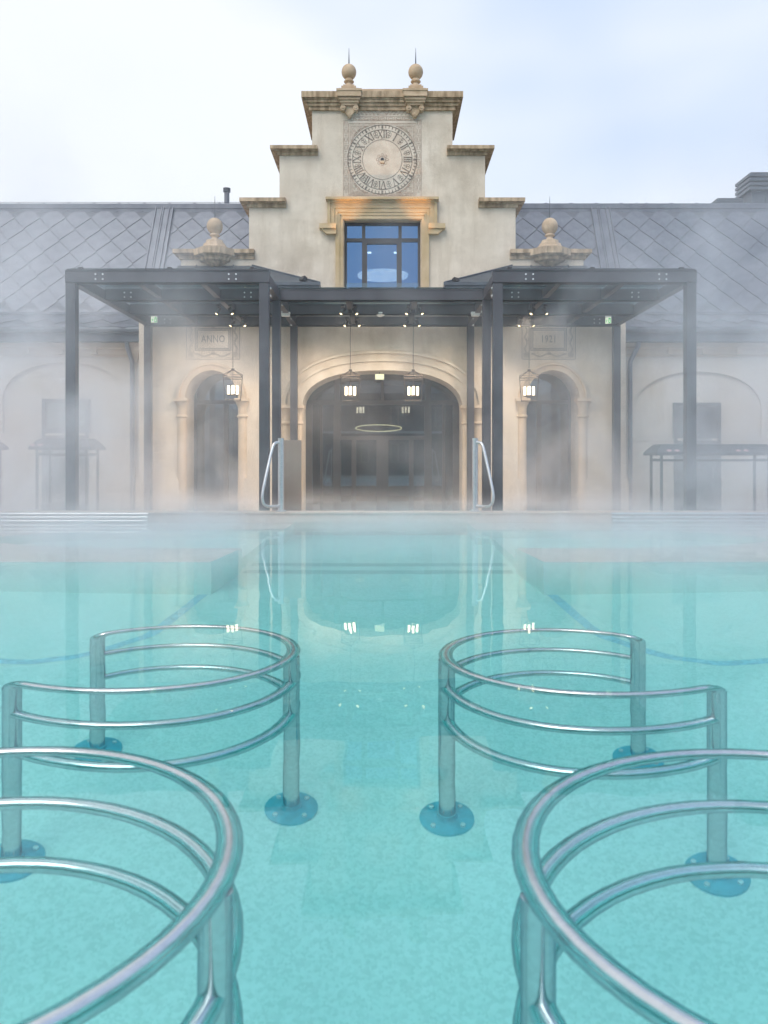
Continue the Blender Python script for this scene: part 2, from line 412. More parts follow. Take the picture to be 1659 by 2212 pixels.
XL = 4.96; XP = 4.10; X2 = 2.715; X3 = 2.095; X4 = 1.43
ZP, Z2, Z3, Z4 = az(556, WY), az(446, WY), az(333, WY), az(240, WY)
def sup(a, b, n, p):
    r_ = []
    for k in range(n+1):
        t_ = math.pi * k / n; c, s_ = math.cos(t_), math.sin(t_)
        r_.append((a * math.copysign(abs(c)**(2/p), c), b * abs(s_)**(2/p)))
    return r_   # from +a to -a
ZS_M = az(880, WY); A_M, B_M = 1.655, az(797, WY) - az(880, WY)
ZS_S = az(862, WY); A_S = .56; CXS = 3.47
GND = -.36
arch_m = sup(A_M, B_M, 28, 2.35)
arch_s = sup(A_S, az(798, WY) - ZS_S, 20, 2.0)
def notch(cx, half, zs, arch):    # left to right, travelled along the bottom edge towards +x
    return [(cx-half, GND)] + [(cx - x, zs + z) for x, z in arch] + [(cx+half, GND)]
outline = [(-XL, GND)] + notch(-CXS, A_S, ZS_S, arch_s) + notch(0, A_M, ZS_M, arch_m) + notch(CXS, A_S, ZS_S, arch_s) + [(XL, GND),
    (XL, 3.7), (XP, 3.7), (XP, ZP), (X2, ZP), (X2, Z2), (X3, Z2), (X3, Z3), (X4, Z3), (X4, Z4+.35), (-X4, Z4+.35), (-X4, Z3), (-X3, Z3), (-X3, Z2), (-X2, Z2), (-X2, ZP), (-XP, ZP), (-XP, 3.7), (-XL, 3.7)]
WX0, WX1, WZ0, WZ1 = -.80, .80, az(632, WY), az(473, WY)
hole = [(WX0, WZ0), (WX0, WZ1), (WX1, WZ1), (WX1, WZ0)]
bp_(MB().poly([outline, hole], WY, WY+1.9), 'wall', 'plaster')
# plinths
for x0, x1 in ((-XL-.02, -CXS-A_S-.12), (-CXS+A_S+.12, -A_M-.42), (A_M+.42, CXS-A_S-.12), (CXS+A_S+.12, XL+.02)):
    zt = az(1033, WY)
    o = bp_(MB().poly([[(x0-.02, GND), (x1+.02, GND), (x1+.02, zt-.09), (x1-.01, zt), (x0+.01, zt), (x0-.02, zt-.09)]], WY-.07, WY+.02), 'plinth', 'plaster')
# archivolts
def archivolt(cx, zs, arch, bands, material, parent=None):
    mb = MB()
    for o0, o1, pr in bands:
        inner = []; outer = []
        n = len(arch)
        for i, (x, z) in enumerate(arch):
            a0 = arch[max(i-1, 0)]; a1 = arch[min(i+1, n-1)]
            dx, dz = a1[0]-a0[0], a1[1]-a0[1]; l_ = math.hypot(dx, dz)
            nx, nz_ = dz/l_, -dx/l_
            if i == 0: nx, nz_ = 1, 0
            if i == n-1: nx, nz_ = -1, 0
            inner.append((cx+x+nx*o0, zs+z+nz_*o0)); outer.append((cx+x+nx*o1, zs+z+nz_*o1))
        for i in range(n-1):
            a, b, c, d_ = inner[i], outer[i], outer[i+1], inner[i+1]
            y0, y1 = WY-pr, WY+.03
            mb.add([(a[0],y0,a[1]),(b[0],y0,b[1]),(c[0],y0,c[1]),(d_[0],y0,d_[1]),(a[0],y1,a[1]),(b[0],y1,b[1]),(c[0],y1,c[1]),(d_[0],y1,d_[1])],
                   [(0,1,2,3),(0,4,5,1),(3,2,6,7),(1,5,6,2),(0,3,7,4)])
    return bp_(mb, 'archivolt', material)
archivolt(0, ZS_M, arch_m, ((-.03, .15, .035), (.15, .20, .065), (.20, .31, .045), (.31, .36, .08), (.36, .39, .02)), 'archplaster')
for sx in (-1, 1):
    archivolt(sx*CXS, ZS_S, arch_s, ((-.02, .09, .05), (.09, .13, .09), (.13, .145, .03)), 'archstone')
# columns on the jambs
def column(x, zs, r0, dz=.0):
    zb = az(1033, WY)
    o = bp_(MB().lathe([(r0*1.06, GND), (r0*1.06, zb-.06), (r0, zb+.02), (r0*.98, zs-.42), (r0*.96, zs-.1)], (x, WY+.03, 0), 16), 'column', 'archstone', smooth=True)
    c_ = bp_(MB().lathe([(r0*1.02, zs-.38), (r0*1.22, zs-.37), (r0*1.26, zs-.345), (r0*1.1, zs-.33), (r0*1.0, zs-.32), (r0*1.02, zs-.20), (r0*1.2, zs-.13), (r0*1.5, zs-.07), (r0*1.55, zs-.05)], (x, WY+.03, 0), 16)
             .box(x-r0*1.5, x+r0*1.5, WY-r0*1.5, WY+.2, zs-.05, zs+.01), 'capital', 'archstone', o, True)
for sx in (-1, 1):
    for s2 in (-1, 1):
        column(sx*CXS + s2*(A_S+.06), ZS_S, .095)
    column(sx*(A_M+.06), ZS_M+.03, .085); column(sx*(A_M+.29), ZS_M+.03, .12)
# cornices
def cornice(x0, x1, z0, z1, mati='stone_dark', ends=(1, 1), depth=1.9, pr=.17, steps=((0, .42, .25), (.42, .55, .55), (.55, 1, 1.))):
    mb = MB(); h = z1 - z0
    for a, b_, k in steps:
        p = pr*k
        mb.box(x0-(p if ends[0] else 0), x1+(p if ends[1] else 0), WY-p, WY+depth+p*.5, z0+a*h, z0+b_*h-.002)
    return bp_(mb, 'cornice', mati)
cornice(-X4, X4, Z4, az(206, WY), steps=((0, .22, .3), (.22, .4, .5), (.4, .55, .72), (.55, .62, .82), (.62, 1, 1.)), pr=.2)
bp_(MB().box(-.86, .86, WY-.10, WY+.5, az(206, WY), az(197, WY)), 'attic_course', 'stone')
for sx in (-1, 1):
    def sorted2(a, b): return (a, b) if a < b else (b, a)
    a, b = sorted2(sx*X3, sx*(X4-.12)); cornice(a, b, Z3-.03, az(320, WY), ends=(sx < 0, sx > 0), pr=.17)
    a, b = sorted2(sx*X2, sx*(X3-.14)); cornice(a, b, Z2-.03, az(432, WY), ends=(sx < 0, sx > 0), pr=.17)
    a, b = sorted2(sx*XP, sx*(X2-.12)); cornice(a, b, ZP-.04, az(541, WY), ends=(sx < 0, sx > 0), pr=.14)
# scrolled consoles under the top cornice
for sx in (-1, 1):
    x = sx*.665; zt = az(220, WY); 
    mb = MB().box(x-.24, x+.24, WY-.26, WY+.1, az(219, WY), az(204, WY)).box(x-.255, x+.255, WY-.275, WY+.1, az(208, WY), az(204.2, WY)+.004)
    for i, (hw, d0, d1) in enumerate(((.215, 0, .045), (.195, .045, .09), (.165, .09, .13))):
        mb.box(x-hw, x+hw, WY-.22+.03*i, WY+.05, zt-d1, zt-d0-.001)
    z0 = zt-.13
    mb.loft([[(x-.14, y, z0), (x+.14, y, z0), (x+.10, y, z0-.10), (x+.055, y, z0-.17), (x, y, z0-.21), (x-.055, y, z0-.17), (x-.10, y, z0-.10)] for y in (WY-.10, WY+.03)])
    for s2 in (-1, 1):
        mb.tube([(x+s2*.13, WY-.15, z0-.05), (x+s2*.13, WY+.03, z0-.05)], .055, 14)
        mb.tube([(x+s2*.13, WY-.165, z0-.05), (x+s2*.13, WY-.10, z0-.05)], .025, 10)
    mb.lathe([(.0, -.05), (.045, -.02), (.06, .02), (.055, .05)], (x, WY-.05, z0-.19), 12)
    bp_(mb, 'console', 'stone')
# ball finials
def finial(x, zb, y, r, zc, ztop, corbel=False):
    mb = MB()
    if not corbel:
        mb.box(x-.20, x+.20, y-.16, y+.16, zb-.03, zb+.05).box(x-.15, x+.15, y-.13, y+.13, zb+.05, zb+.11).box(x-.115, x+.115, y-.10, y+.10, zb+.11, zb+.15)
    else:
        mb.lathe([(.30, zb-.04), (.30, zb+.03), (.27, zb+.05), (.24, zb+.06), (.22, zb+.12), (.18, zb+.135), (.17, zb+.19), (.10, zb+.20)], (x, y, 0), 8, math.pi/8)
    p = bp_(mb, 'finial', 'stone', smooth=False)
    zn = zb+(.15 if not corbel else .20)
    bp_(MB().lathe([(.10, zn-.005), (.075, zn+.02), (.06, zn+.05), (.065, zn+.07), (.10, zn+.085), (.105, zn+.10), (.085, zn+.12), (.075, zc-r*.9)], (x, y, 0), 24), 'neck', 'stone', p, True)
    bp_(MB().lathe([(max(.001, r*math.sin(math.pi*k/16)), zc - r*1.06*math.cos(math.pi*k/16)) for k in range(17)], (x, y, 0), 28), 'ball', 'stone', p, True)
    bp_(MB().tube([(x, y, zc+r), (x, y, zc+r+.08), (x, y, ztop)], [.014, .012, .003], 6), 'spike', 'zinc_dark', p)
for sx in (-1, 1):
    finial(sx*.685, az(197, WY), WY+.12, .152, az(155, WY+.1), az(97, WY))
    finial(sx*3.40, az(541, WY)-.01, WY-.06, .162, az(491, WY), az(426, WY), True)
    x = sx*3.40; zt = az(541, WY)
    bp_(MB().lathe([(.40, zt-.155), (.44, zt-.14), (.44, zt-.01), (.40, zt+.002)], (x, WY+.02, 0), 8, math.pi/8)
        .lathe([(.04, zt-.37), (.12, zt-.33), (.22, zt-.28), (.23, zt-.265), (.32, zt-.24), (.34, zt-.20), (.33, zt-.185), (.38, zt-.16), (.39, zt-.15)], (x, WY+.02, 0), 8, math.pi/8), 'corbel', 'stone_dark')
    bp_(MB().box(x-.46, x+.46, WY-.02, WY+.4, zt-.155, zt+.004), 'corbel_block', 'stone_dark')
# window surround
def P(x, y): return (x - 826) * sc_, az(y, WY)
mb = MB()
lay = [(0, 6, .10), (6, 15, .075), (15, 22, .055), (22, 27, .04), (27, 33, .025)]
def frame_band(a, b_, pr):
    x0, z0 = P(708+a, 433+a*1.22); x1, z1 = P(708+b_, 433+b_*1.22)
    zl = az(492, WY) if a < 16 else WZ0
    mb.poly([[(x0, zl), (x1, zl), (x1, z1), (-x1, z1), (-x1, zl), (-x0, zl), (-x0, z0), (x0, z0)]], WY-pr, WY+.02)
for a, b_, pr in lay: frame_band(a, b_, pr)
xo, xi = P(725, 0)[0], WX0+.001
for sx in (-1, 1):
    a, b = sorted2(sx*xo, sx*P(733, 0)[0]); mb.box(a, b, WY-.05, WY+.02, WZ0, az(492, WY)+.002)
    a, b = sorted2(sx*P(691, 0)[0], sx*(P(727, 0)[0])); mb.box(a, b, WY-.16, WY+.02, az(497, WY), az(487, WY))
    ear = [P(694, 497), P(727, 497), P(727, 508), P(706, 508)]
    mb.poly([[(sx*(-x) if sx > 0 else x, z-.001) for x, z in ear]], WY-.12, WY+.02)
mb.box(P(707, 0)[0]-.02, -P(707, 0)[0]+.02, WY-.19, WY+.02, az(436, WY), az(431, WY))
bp_(mb, 'window_surround', 'ochre')
# reveal lining of the window
MBr = MB()
for x0, x1, z0, z1 in ((WX0, WX0+.02, WZ0, WZ1), (WX1-.02, WX1, WZ0, WZ1), (WX0+.02, WX1-.02, WZ1-.02, WZ1)):
    MBr.box(x0, x1, WY+.0, WY+.3, z0, z1)
bp_(MBr, 'window_reveal', 'stone')
win = bpy.data.objects.new('window', None); COL.objects.link(win); win.parent = bh
GY = WY+.22
fx = [WX0+.02, P(783, 0)[0], P(790, 0)[0], P(862, 0)[0], P(868, 0)[0], WX1-.02]
zt0, zt1 = az(523, GY), az(516, GY)
mb = MB()
mb.box(WX0+.02, WX0+.07, GY-.04, GY+.04, WZ0, WZ1-.02).box(WX1-.07, WX1-.02, GY-.04, GY+.04, WZ0, WZ1-.02)
mb.box(WX0+.07, WX1-.07, GY-.04, GY+.04, WZ1-.075, WZ1-.02).box(WX0+.07, WX1-.07, GY-.043, GY+.04, zt0, zt1)
for xc in (-.385, .365): mb.box(xc-.034, xc+.034, GY-.042, GY+.038, WZ0, WZ1-.075)
zc1 = zt0-.045
mb.box(-.351, -.315, GY-.05, GY+.03, WZ0, zt0-.001).box(.295, .331, GY-.05, GY+.03, WZ0, zt0-.001).box(-.315, .295, GY-.05, GY+.03, zc1, zt0-.001)
bp_(mb, 'window_frame', 'frame', win)
for x0, x1, z0, z1 in ((WX0+.07, -.419, WZ0, zt0), (-.315, .295, WZ0, zc1), (.399, WX1-.07, WZ0, zt0),
                       (WX0+.07, -.419, zt1, WZ1-.075), (-.351, .331, zt1, WZ1-.075), (.399, WX1-.07, zt1, WZ1-.075)):
    bp_(MB().box(x0, x1, GY-.006, GY+.006, z0, z1), 'pane', 'glass', win)
bp_(MB().box(WX0+.06, WX1-.06, WY-.03, WY-.015, WZ0, az(612, WY)), 'glass_balustrade', 'clearglass')
# lead-in zinc porch roofs above the canopy
for sx in (-1, 1):
    xe, xr, xo_ = 1.20, 2.65, 4.16
    e0, e1, yw, yf = az(627, 15.4), az(612, 15.4), WY-.003, 15.35
    zr = az(574, WY)
    v = [(sx*xe, yf, e1), (sx*xo_, yf, e1), (sx*xo_, yw, zr), (sx*xr, yw, zr), (sx*xe, yw, e1)]
    mb = MB().add(v, [(0, 1, 2, 3), (0, 3, 4)])
    a, b = sorted2(sx*xe, sx*xo_)
    mb.box(a, b, yf, yw, e0-.12, e1-.004).box(a-.02, b+.02, yf-.03, yf+.02, e1-.05, e1+.01)
    for k in range(1, 4):
        x = xr + (xo_-xr)*k/4
        mb.tube([(sx*x, yf, e1+.012), (sx*x, yw, zr+.012)], .014, 5)
    mb.tube([(sx*xe, yf, e1+.012), (sx*xr, yw, zr+.012)], .016, 5)
    bp_(mb, 'porch_roof', 'zinc_dark')

# painted clock dial ------------------------------------------------
CZ = az(345, WY); CR = 74.5*sc_
dial = bp_(MB().box(-.805, .805, WY-.006, WY+.01, az(428, WY), az(258, WY)).box(-.56, .56, WY-.0055, WY+.01, az(258, WY), az(241, WY)), 'clock_dial', 'dial')
DY = WY-.007
def circ(r, n=72, c=(0, None), a0=0, a1=2*math.pi):
    cz = CZ if c[1] is None else c[1]
    return [(c[0]+r*math.sin(a0+(a1-a0)*k/n), cz+r*math.cos(a0+(a1-a0)*k/n)) for k in range(n + (0 if a1-a0 > 6.28 else 1))]
mb = MB()
mb.ribbon(circ(CR, 90), .013, DY, closed=True).ribbon(circ(CR*.865, 90), .012, DY, closed=True)
bp_(mb, 'dial_ring', 'line_dial', dial)
for k in range(60):
    mb = MB()
    a = 2*math.pi*k/60; s_, c_ = math.sin(a), math.cos(a)
    w_, r0, r1 = (.034, .895, 1.0) if k % 5 == 0 else (.012, .915, .975)
    mb.ribbon([(s_*CR*r0, CZ+c_*CR*r0), (s_*CR*r1, CZ+c_*CR*r1)], w_, DY, .005)
    if k % 5: mb.ribbon([((s_*CR*.975)-c_*.012, CZ+c_*CR*.975+s_*.012), ((s_*CR*.975)+c_*.012, CZ+c_*CR*.975-s_*.012)], .01, DY, .0055)
    bp_(mb, 'minute_mark', 'line_dial', dial)

# scalloped inner ring
q = []
for k in range(12):
    a = 2*math.pi*(k+.5)/12
    for j in range(8):
        aa = a - math.pi/12 + math.pi/6*j/8
        q.append((math.sin(aa)*CR*.575, CZ+math.cos(aa)*CR*.575))
    q.append((math.sin(a+math.pi/12)*CR*.605, CZ+math.cos(a+math.pi/12)*CR*.605)) if k % 2 else None
bp_(MB().ribbon(q, .009, DY, closed=True), 'inner_ring', 'line_dial', dial)
NUM = ['XII', 'I', 'II', 'III', 'IV', 'V', 'VI', 'VII', 'VIII', 'IX', 'X', 'XI']
for k, s_ in enumerate(NUM):
    H = .155; wid = {'I': .044, 'V': .115, 'X': .115}
    tot = sum(wid[c_] for c_ in s_); x = -tot/2; mb = MB(); a = 2*math.pi*k/12; rc = CR*.735
    ca, sa = math.cos(a), math.sin(a)
    def T(px, pz): 
        pz += rc
        return (px*ca + pz*sa, CZ - px*sa + pz*ca)
    for c_ in s_:
        w_ = wid[c_]; x0, x1 = x+.008, x+w_-.008
        if c_ == 'I':
            xm = x+w_/2; mb.ribbon([T(xm, -H/2), T(xm, H/2)], .02, DY, .005)
            for zz in (-H/2, H/2): mb.ribbon([T(xm-.018, zz), T(xm+.018, zz)], .008, DY, .0055)
        elif c_ == 'V':
            xm = x+w_/2; mb.ribbon([T(x0+.008, H/2), T(xm, -H/2)], .022, DY, .005); mb.ribbon([T(x1-.004, H/2), T(xm+.004, -H/2)], .010, DY, .0055)
            for xx in (x0+.008, x1-.006): mb.ribbon([T(xx-.016, H/2), T(xx+.016, H/2)], .008, DY, .006)
        else:
            mb.ribbon([T(x0+.006, H/2), T(x1-.006, -H/2)], .022, DY, .005); mb.ribbon([T(x1-.006, H/2), T(x0+.006, -H/2)], .010, DY, .0055)
            for xx in (x0+.008, x1-.008):
                for zz in (-H/2, H/2): mb.ribbon([T(xx-.016, zz), T(xx+.016, zz)], .008, DY, .006)
        x += w_
    bp_(mb, 'numeral', 'line_dial', dial)
    # leaf sprig between the hours
    mb = MB(); a += math.pi/12; ca, sa = math.cos(a), math.sin(a)
    mb.ribbon([T(0, -.07), T(0, .0)], .007, DY)
    for s2 in (-1, 1):
        mb.ribbon([T(s2*(.022 + .022*math.cos(u)), .025+.028*math.sin(u)) for u in [2*math.pi*j/10 for j in range(10)]], .006, DY, closed=True)
        mb.ribbon([T(0, -.06), T(s2*.03, -.045), T(s2*.042, -.02), T(s2*.02, -.01), T(0, -.02)], .006, DY)
    mb.ribbon([T(.018*math.cos(u), .058+.018*math.sin(u)) for u in [2*math.pi*j/8 for j in range(8)]], .006, DY, closed=True)
    bp_(mb, 'sprig', 'line_dial', dial)
mb = MB()
for k in range(8):
    a = 2*math.pi*k/8
    mb.ribbon([(.098*math.sin(a)+.026*math.sin(u), CZ+.098*math.cos(a)+.026*math.cos(u)) for u in [2*math.pi*j/10 for j in range(10)]], .008, DY, closed=True)
mb.ribbon(circ(.066, 24), .008, DY, closed=True)
bp_(mb, 'rosette', 'line_brown', dial)
bp_(MB().lathe([(.028, 0), (.034, .002), (.034, .02)], (0, 0, 0), 14).add([], []), 'x', 'black', dial) if False else None
o = bp_(MB().tube([(0, DY-.012, CZ), (0, DY+.004, CZ)], .036, 16), 'hole_disc', 'black', dial)  # solid black disc, painting the darkness of the hole at the dial centre
bp_(MB().box(-.04, .04, DY-.02, DY, CZ-.075, CZ-.028), 'hub_plate', 'stone', dial)
# square frames and corner scrolls
mb = MB(); hw = .70; z0, z1 = CZ-.735, CZ+.735
def rect(a, b, c, d_): return [(a, c), (b, c), (b, d_), (a, d_)]
def rectline(mb, a, b, c, d_, wd):
    for p, q_ in (((a, c), (b, c)), ((b, c), (b, d_)), ((b, d_), (a, d_)), ((a, d_), (a, c))): mb.ribbon([p, q_], wd, DY)
rectline(mb, -.685, .685, CZ-.72, CZ+.735, .010); rectline(mb, -.655, .655, CZ-.695, CZ+.705, .006)
rectline(mb, -.79, .79, CZ-.775, CZ+.80, .008)
for k in range(9):      # chain band: bars and lenses up both sides
    zz = CZ-.66+.165*k
    for sx in (-1, 1):
        xc = sx*.74
        mb.ribbon([(xc-.03, zz), (xc+.03, zz)], .010, DY)
        mb.ribbon([(xc+.020*math.sin(u), zz+.0825+.055*math.cos(u)) for u in [2*math.pi*j/10 for j in range(10)]], .006, DY, closed=True)
        for e in (-.04, .04): mb.ribbon([(xc+e*.8, zz+.025), (xc+e*.8, zz+.14)], .005, DY)
for zc in (CZ+.835, CZ-.748):
    for k in range(8):
        xx = -.58+.166*k
        mb.ribbon([(xx, zc-.03), (xx, zc+.03)], .010, DY)
        if k < 7: mb.ribbon([(xx+.083+.055*math.cos(u), zc+.02*math.sin(u)) for u in [2*math.pi*j/10 for j in range(10)]], .006, DY, closed=True)
for zz in (CZ+.79+.02, CZ+.875): mb.ribbon([(-.55, zz), (.55, zz)], .006, DY)
bp_(mb, 'border_band', 'line_brown', dial)
mb = MB()
for k in range(14):     # wave scrolls of the top frieze
    if k in (6, 7): continue
    sg = 1 if k > 6.5 else -1
    xx = (k-6.5)*.078; lean = sg*.045
    mb.ribbon([(xx-lean, CZ+.905), (xx-lean*.2, CZ+.94), (xx+lean*.4, CZ+.98), (xx+lean, CZ+1.0)], .006, DY)
    for zz, s3 in ((CZ+.915, -1), (CZ+.995, 1)):
        mb.ribbon([(xx+s3*lean-s3*lean*.35+.017*math.cos(u), zz+.014*math.sin(u)) for u in [4.6*j/8 for j in range(9)]], .005, DY)
mb.ribbon([(-.09, CZ+.91), (-.07, CZ+.94), (0, CZ+.985), (.07, CZ+.94), (.09, CZ+.91), (-.09, CZ+.91)], .006, DY)
bp_(mb, 'frieze', 'line_brown', dial)
for sx in (-1, 1):
    for sz in (-1, 1):
        mb = MB()
        c0 = (sx*.635, CZ+sz*.675)
        def Q(u, v): return (c0[0]-sx*u, c0[1]-sz*v)
        mb.ribbon([Q(0, 0), Q(.36, 0)], .008, DY); mb.ribbon([Q(0, 0), Q(0, .38)], .008, DY)
        mb.ribbon([Q(.03, .03), Q(.27, .03)], .006, DY); mb.ribbon([Q(.03, .03), Q(.03, .29)], .006, DY)
        mb.ribbon([Q(.36-.36*math.sin(u)*1.0, .38*(1-math.cos(u))) for u in [math.pi/2*j/10 for j in range(11)]], .008, DY) if False else None
        arcp = []
        for j in range(11):
            u = j/10; arcp.append(Q(.36*(1-u)-.06*math.sin(math.pi*u)*0, .38*u))
        for off in (0, .035):
            mb.ribbon([Q((.34-off)*(1-u)+(-.045)*math.sin(math.pi*u)+.02*off, (.36-off)*u+(-.045)*math.sin(math.pi*u)) for u in [j/12 for j in range(13)]], .007, DY)
        for (cu, cv, rr, st) in ((.075, .16, .034, 0), (.155, .075, .034, 1.5), (.07, .085, .03, .7), (.11, .13, .024, 2.2)):
            mb.ribbon([Q(cu+rr*(1-j/16)*math.cos(st+j*.55), cv+rr*(1-j/16)*math.sin(st+j*.55)) for j in range(14)], .006, DY)
        bp_(mb, 'corner_scroll', 'line_brown', dial)

# drawn panels ANNO / 1921 ------------------------------------------
def text_mesh(s_, size, x, z, y, material, parent, name='lettering'):
    cu = bpy.data.curves.new('lettering', 'FONT'); cu.body = s_; cu.size = size; cu.align_x = 'CENTER'; cu.align_y = 'CENTER'; cu.space_character = 1.1
    cu.resolution_u = 3; cu.extrude = .0015
    ob = bpy.data.objects.new('lettering', cu); COL.objects.link(ob)
    dg = bpy.context.evaluated_depsgraph_get(); dg.update()
    me = bpy.data.meshes.new_from_object(ob.evaluated_get(dg))
    bpy.data.objects.remove(ob); bpy.data.curves.remove(cu)
    o = bpy.data.objects.new(name, me); COL.objects.link(o); me.materials.clear(); me.materials.append(M[material])
    o.rotation_euler = (R(90), 0, 0); o.location = Vector((x, y, z)) - OFF; o.parent = parent
    return o
def panel(cx, label, x_px):
    z0, z1 = az(777, WY), az(690, WY); hw = 58.5*sc_
    p = bp_(MB().box(cx-hw, cx+hw, WY-.003, WY+.005, z0, z1), 'drawn_panel', 'plaster')
    y = WY-.004; mb = MB(); zc = az(733, WY)
    def rl(h, v0, v1, wd):
        for a, b in (((cx-h, v0), (cx+h, v0)), ((cx+h, v0), (cx+h, v1)), ((cx+h, v1), (cx-h, v1)), ((cx-h, v1), (cx-h, v0))): mb.ribbon([a, b], wd, y)
    rl(hw-.01, z0+.01, z1-.01, .010); rl(hw-.045, z0+.05, z1-.05, .003)
    for i, wd in ((0, .012), (.022, .008), (.045, .012)): rl(.365-i, zc-.225+i*.9, zc+.225-i*.9, wd)
    def wavy(s2, n=40):
        return [(cx+s2*(hw-.085+.022*math.sin(u*13)), z0+.16+(z1-z0-.32)*u) for u in [j/n for j in range(n+1)]]
    for s2 in (-1, 1):
        mb.ribbon(wavy(s2), .010, y); mb.ribbon([(x_-s2*.022, z_) for x_, z_ in wavy(s2)], .006, y)
        for zz in (z0+.10, z1-.10):
            for rr in (.05, .03, .012): mb.ribbon([(cx+s2*(hw-.10)+rr*math.cos(u), zz+rr*math.sin(u)) for u in [2*math.pi*j/14 for j in range(14)]], .007, y, closed=True)
        zz = zc; mb.ribbon([(cx+s2*(hw-.125)+.028*math.cos(u), zz+.028*math.sin(u)) for u in [2*math.pi*j/12 for j in range(12)]], .006, y, closed=True)
    for zz, sg in ((z0+.085, 1), (z1-.085, -1)):
        for off in (0, .02):
            mb.ribbon([(cx-.36+.72*u, zz+sg*(off+.028*math.cos(u*4*math.pi))) for u in [j/36 for j in range(37)]], .008, y)
        for rr in (.036, .018): mb.ribbon([(cx+rr*math.cos(u), zz+sg*.055+rr*math.sin(u)) for u in [2*math.pi*j/12 for j in range(12)]], .006, y, closed=True)
    bp_(mb, 'scroll_frame', 'line_grey', p)
    tm = text_mesh(label, .205, cx, zc, WY-.008, 'line_grey', p); tm.scale = (.74, 1, 1)
panel(ax(460.5, WY), 'ANNO', 0); panel(ax(1185, WY), '1921', 0)

# glazed fronts -----------------------------------------------------
DYG = WY+1.0
gf = bpy.data.objects.new('glass_front', None); COL.objects.link(gf); gf.parent = bh
ztr = az(870, DYG); zhead = az(805, DYG)
mb = MB()
zt2 = az(946, DYG)
mb.box(-1.72, 1.72, DYG-.05, DYG+.05, ztr-.05, ztr+.05).box(-.9, .9, DYG-.05, DYG+.05, zt2-.04, zt2+.04).box(-1.72, 1.72, DYG-.05, DYG+.06, zhead, 3.2)
for xc, wd in ((0, .13), (-.62, .05), (.62, .05), (-.98, .08), (.98, .08), (-1.62, .10), (1.62, .10), (-1.32, .03), (1.32, .03)):
    mb.box(xc-wd, xc+wd, DYG-.048, DYG+.048, -.28, (zt2-.04) if abs(xc) < .7 else ztr-.05)
for xc, wd in ((-.98, .06), (.98, .06), (0, .03)): mb.box(xc-wd, xc+wd, DYG-.046, DYG+.046, ztr+.05, zhead)
bp_(mb, 'door_frame', 'frame', gf)
for x0, x1 in ((-1.52, -1.35), (-1.29, -1.06), (-.9, -.67), (-.57, -.13), (.13, .57), (.67, .9), (1.06, 1.29), (1.35, 1.52)):
    bp_(MB().box(x0, x1, DYG-.008, DYG+.008, -.28, (zt2-.04) if abs(x0+x1) < 1.65 else ztr-.05), 'pane', 'doorglass', gf)
bp_(MB().box(-.9, .9, DYG-.008, DYG+.008, zt2+.04, ztr-.05), 'pane', 'doorglass', gf)
for x0, x1 in ((-1.72, -1.04), (-.92, -.03), (.03, .92), (1.04, 1.72)):
    bp_(MB().box(x0, x1, DYG-.008, DYG+.008, ztr+.05, zhead), 'pane', 'doorglass', gf)
for sx in (-1, 1):
    g2 = bpy.data.objects.new('side_door', None); COL.objects.link(g2); g2.parent = bh
    cx = sx*CXS; gy = WY+.85; mb = MB()
    mb.box(cx-.6, cx-.50, gy-.04, gy+.04, -.28, 3.1).box(cx+.50, cx+.6, gy-.04, gy+.04, -.28, 3.1).box(cx-.05-sx*.12, cx+.05-sx*.12, gy-.042, gy+.042, -.28, ztr).box(cx-.5, cx+.5, gy-.038, gy+.038, ztr-.04, ztr+.04)
    bp_(mb, 'door_frame', 'frame', g2)
    bp_(MB().box(cx-.5, cx+.5, gy-.008, gy+.008, -.28, ztr-.04), 'pane', 'doorglass', g2)
    bp_(MB().box(cx-.5, cx+.5, gy-.008, gy+.008, ztr+.04, 3.1), 'pane', 'doorglass', g2)
# lobby behind, upper room behind the window
mb = MB()
mb.box(-4.9, 4.9, 26, 26.2, -.3, 3.5).box(-5.1, -4.9, WY+1.9, 26, -.3, 3.5).box(4.9, 5.1, WY+1.9, 26, -.3, 3.5).box(-4.9, 4.9, WY+1.9, 26, 3.3, 3.5)
mb.box(-2.4, -2.1, 20, 20.6, -.3, 3.3).box(2.1, 2.4, 20, 20.6, -.3, 3.3).box(-4.5, -2.6, 22, 24, -.3, .8)
bp_(mb, 'lobby', 'dark_wall')
bp_(MB().box(-4.9, 4.9, WY+.9, 26, -.34, -.28), 'lobby_floor', 'dark_floor')
mb = MB().box(-2.4, 2.4, WY+1.9, 26, 5.9, 6.0).box(-2.4, 2.4, 25.9, 26, 4.0, 5.9).box(-2.5, -2.4, WY+1.9, 26, 4, 6).box(2.4, 2.5, WY+1.9, 26, 4, 6).box(-2.4, 2.4, WY+1.9, 26, 3.9, 4)
bp_(mb, 'upper_room', 'ceil_blue')

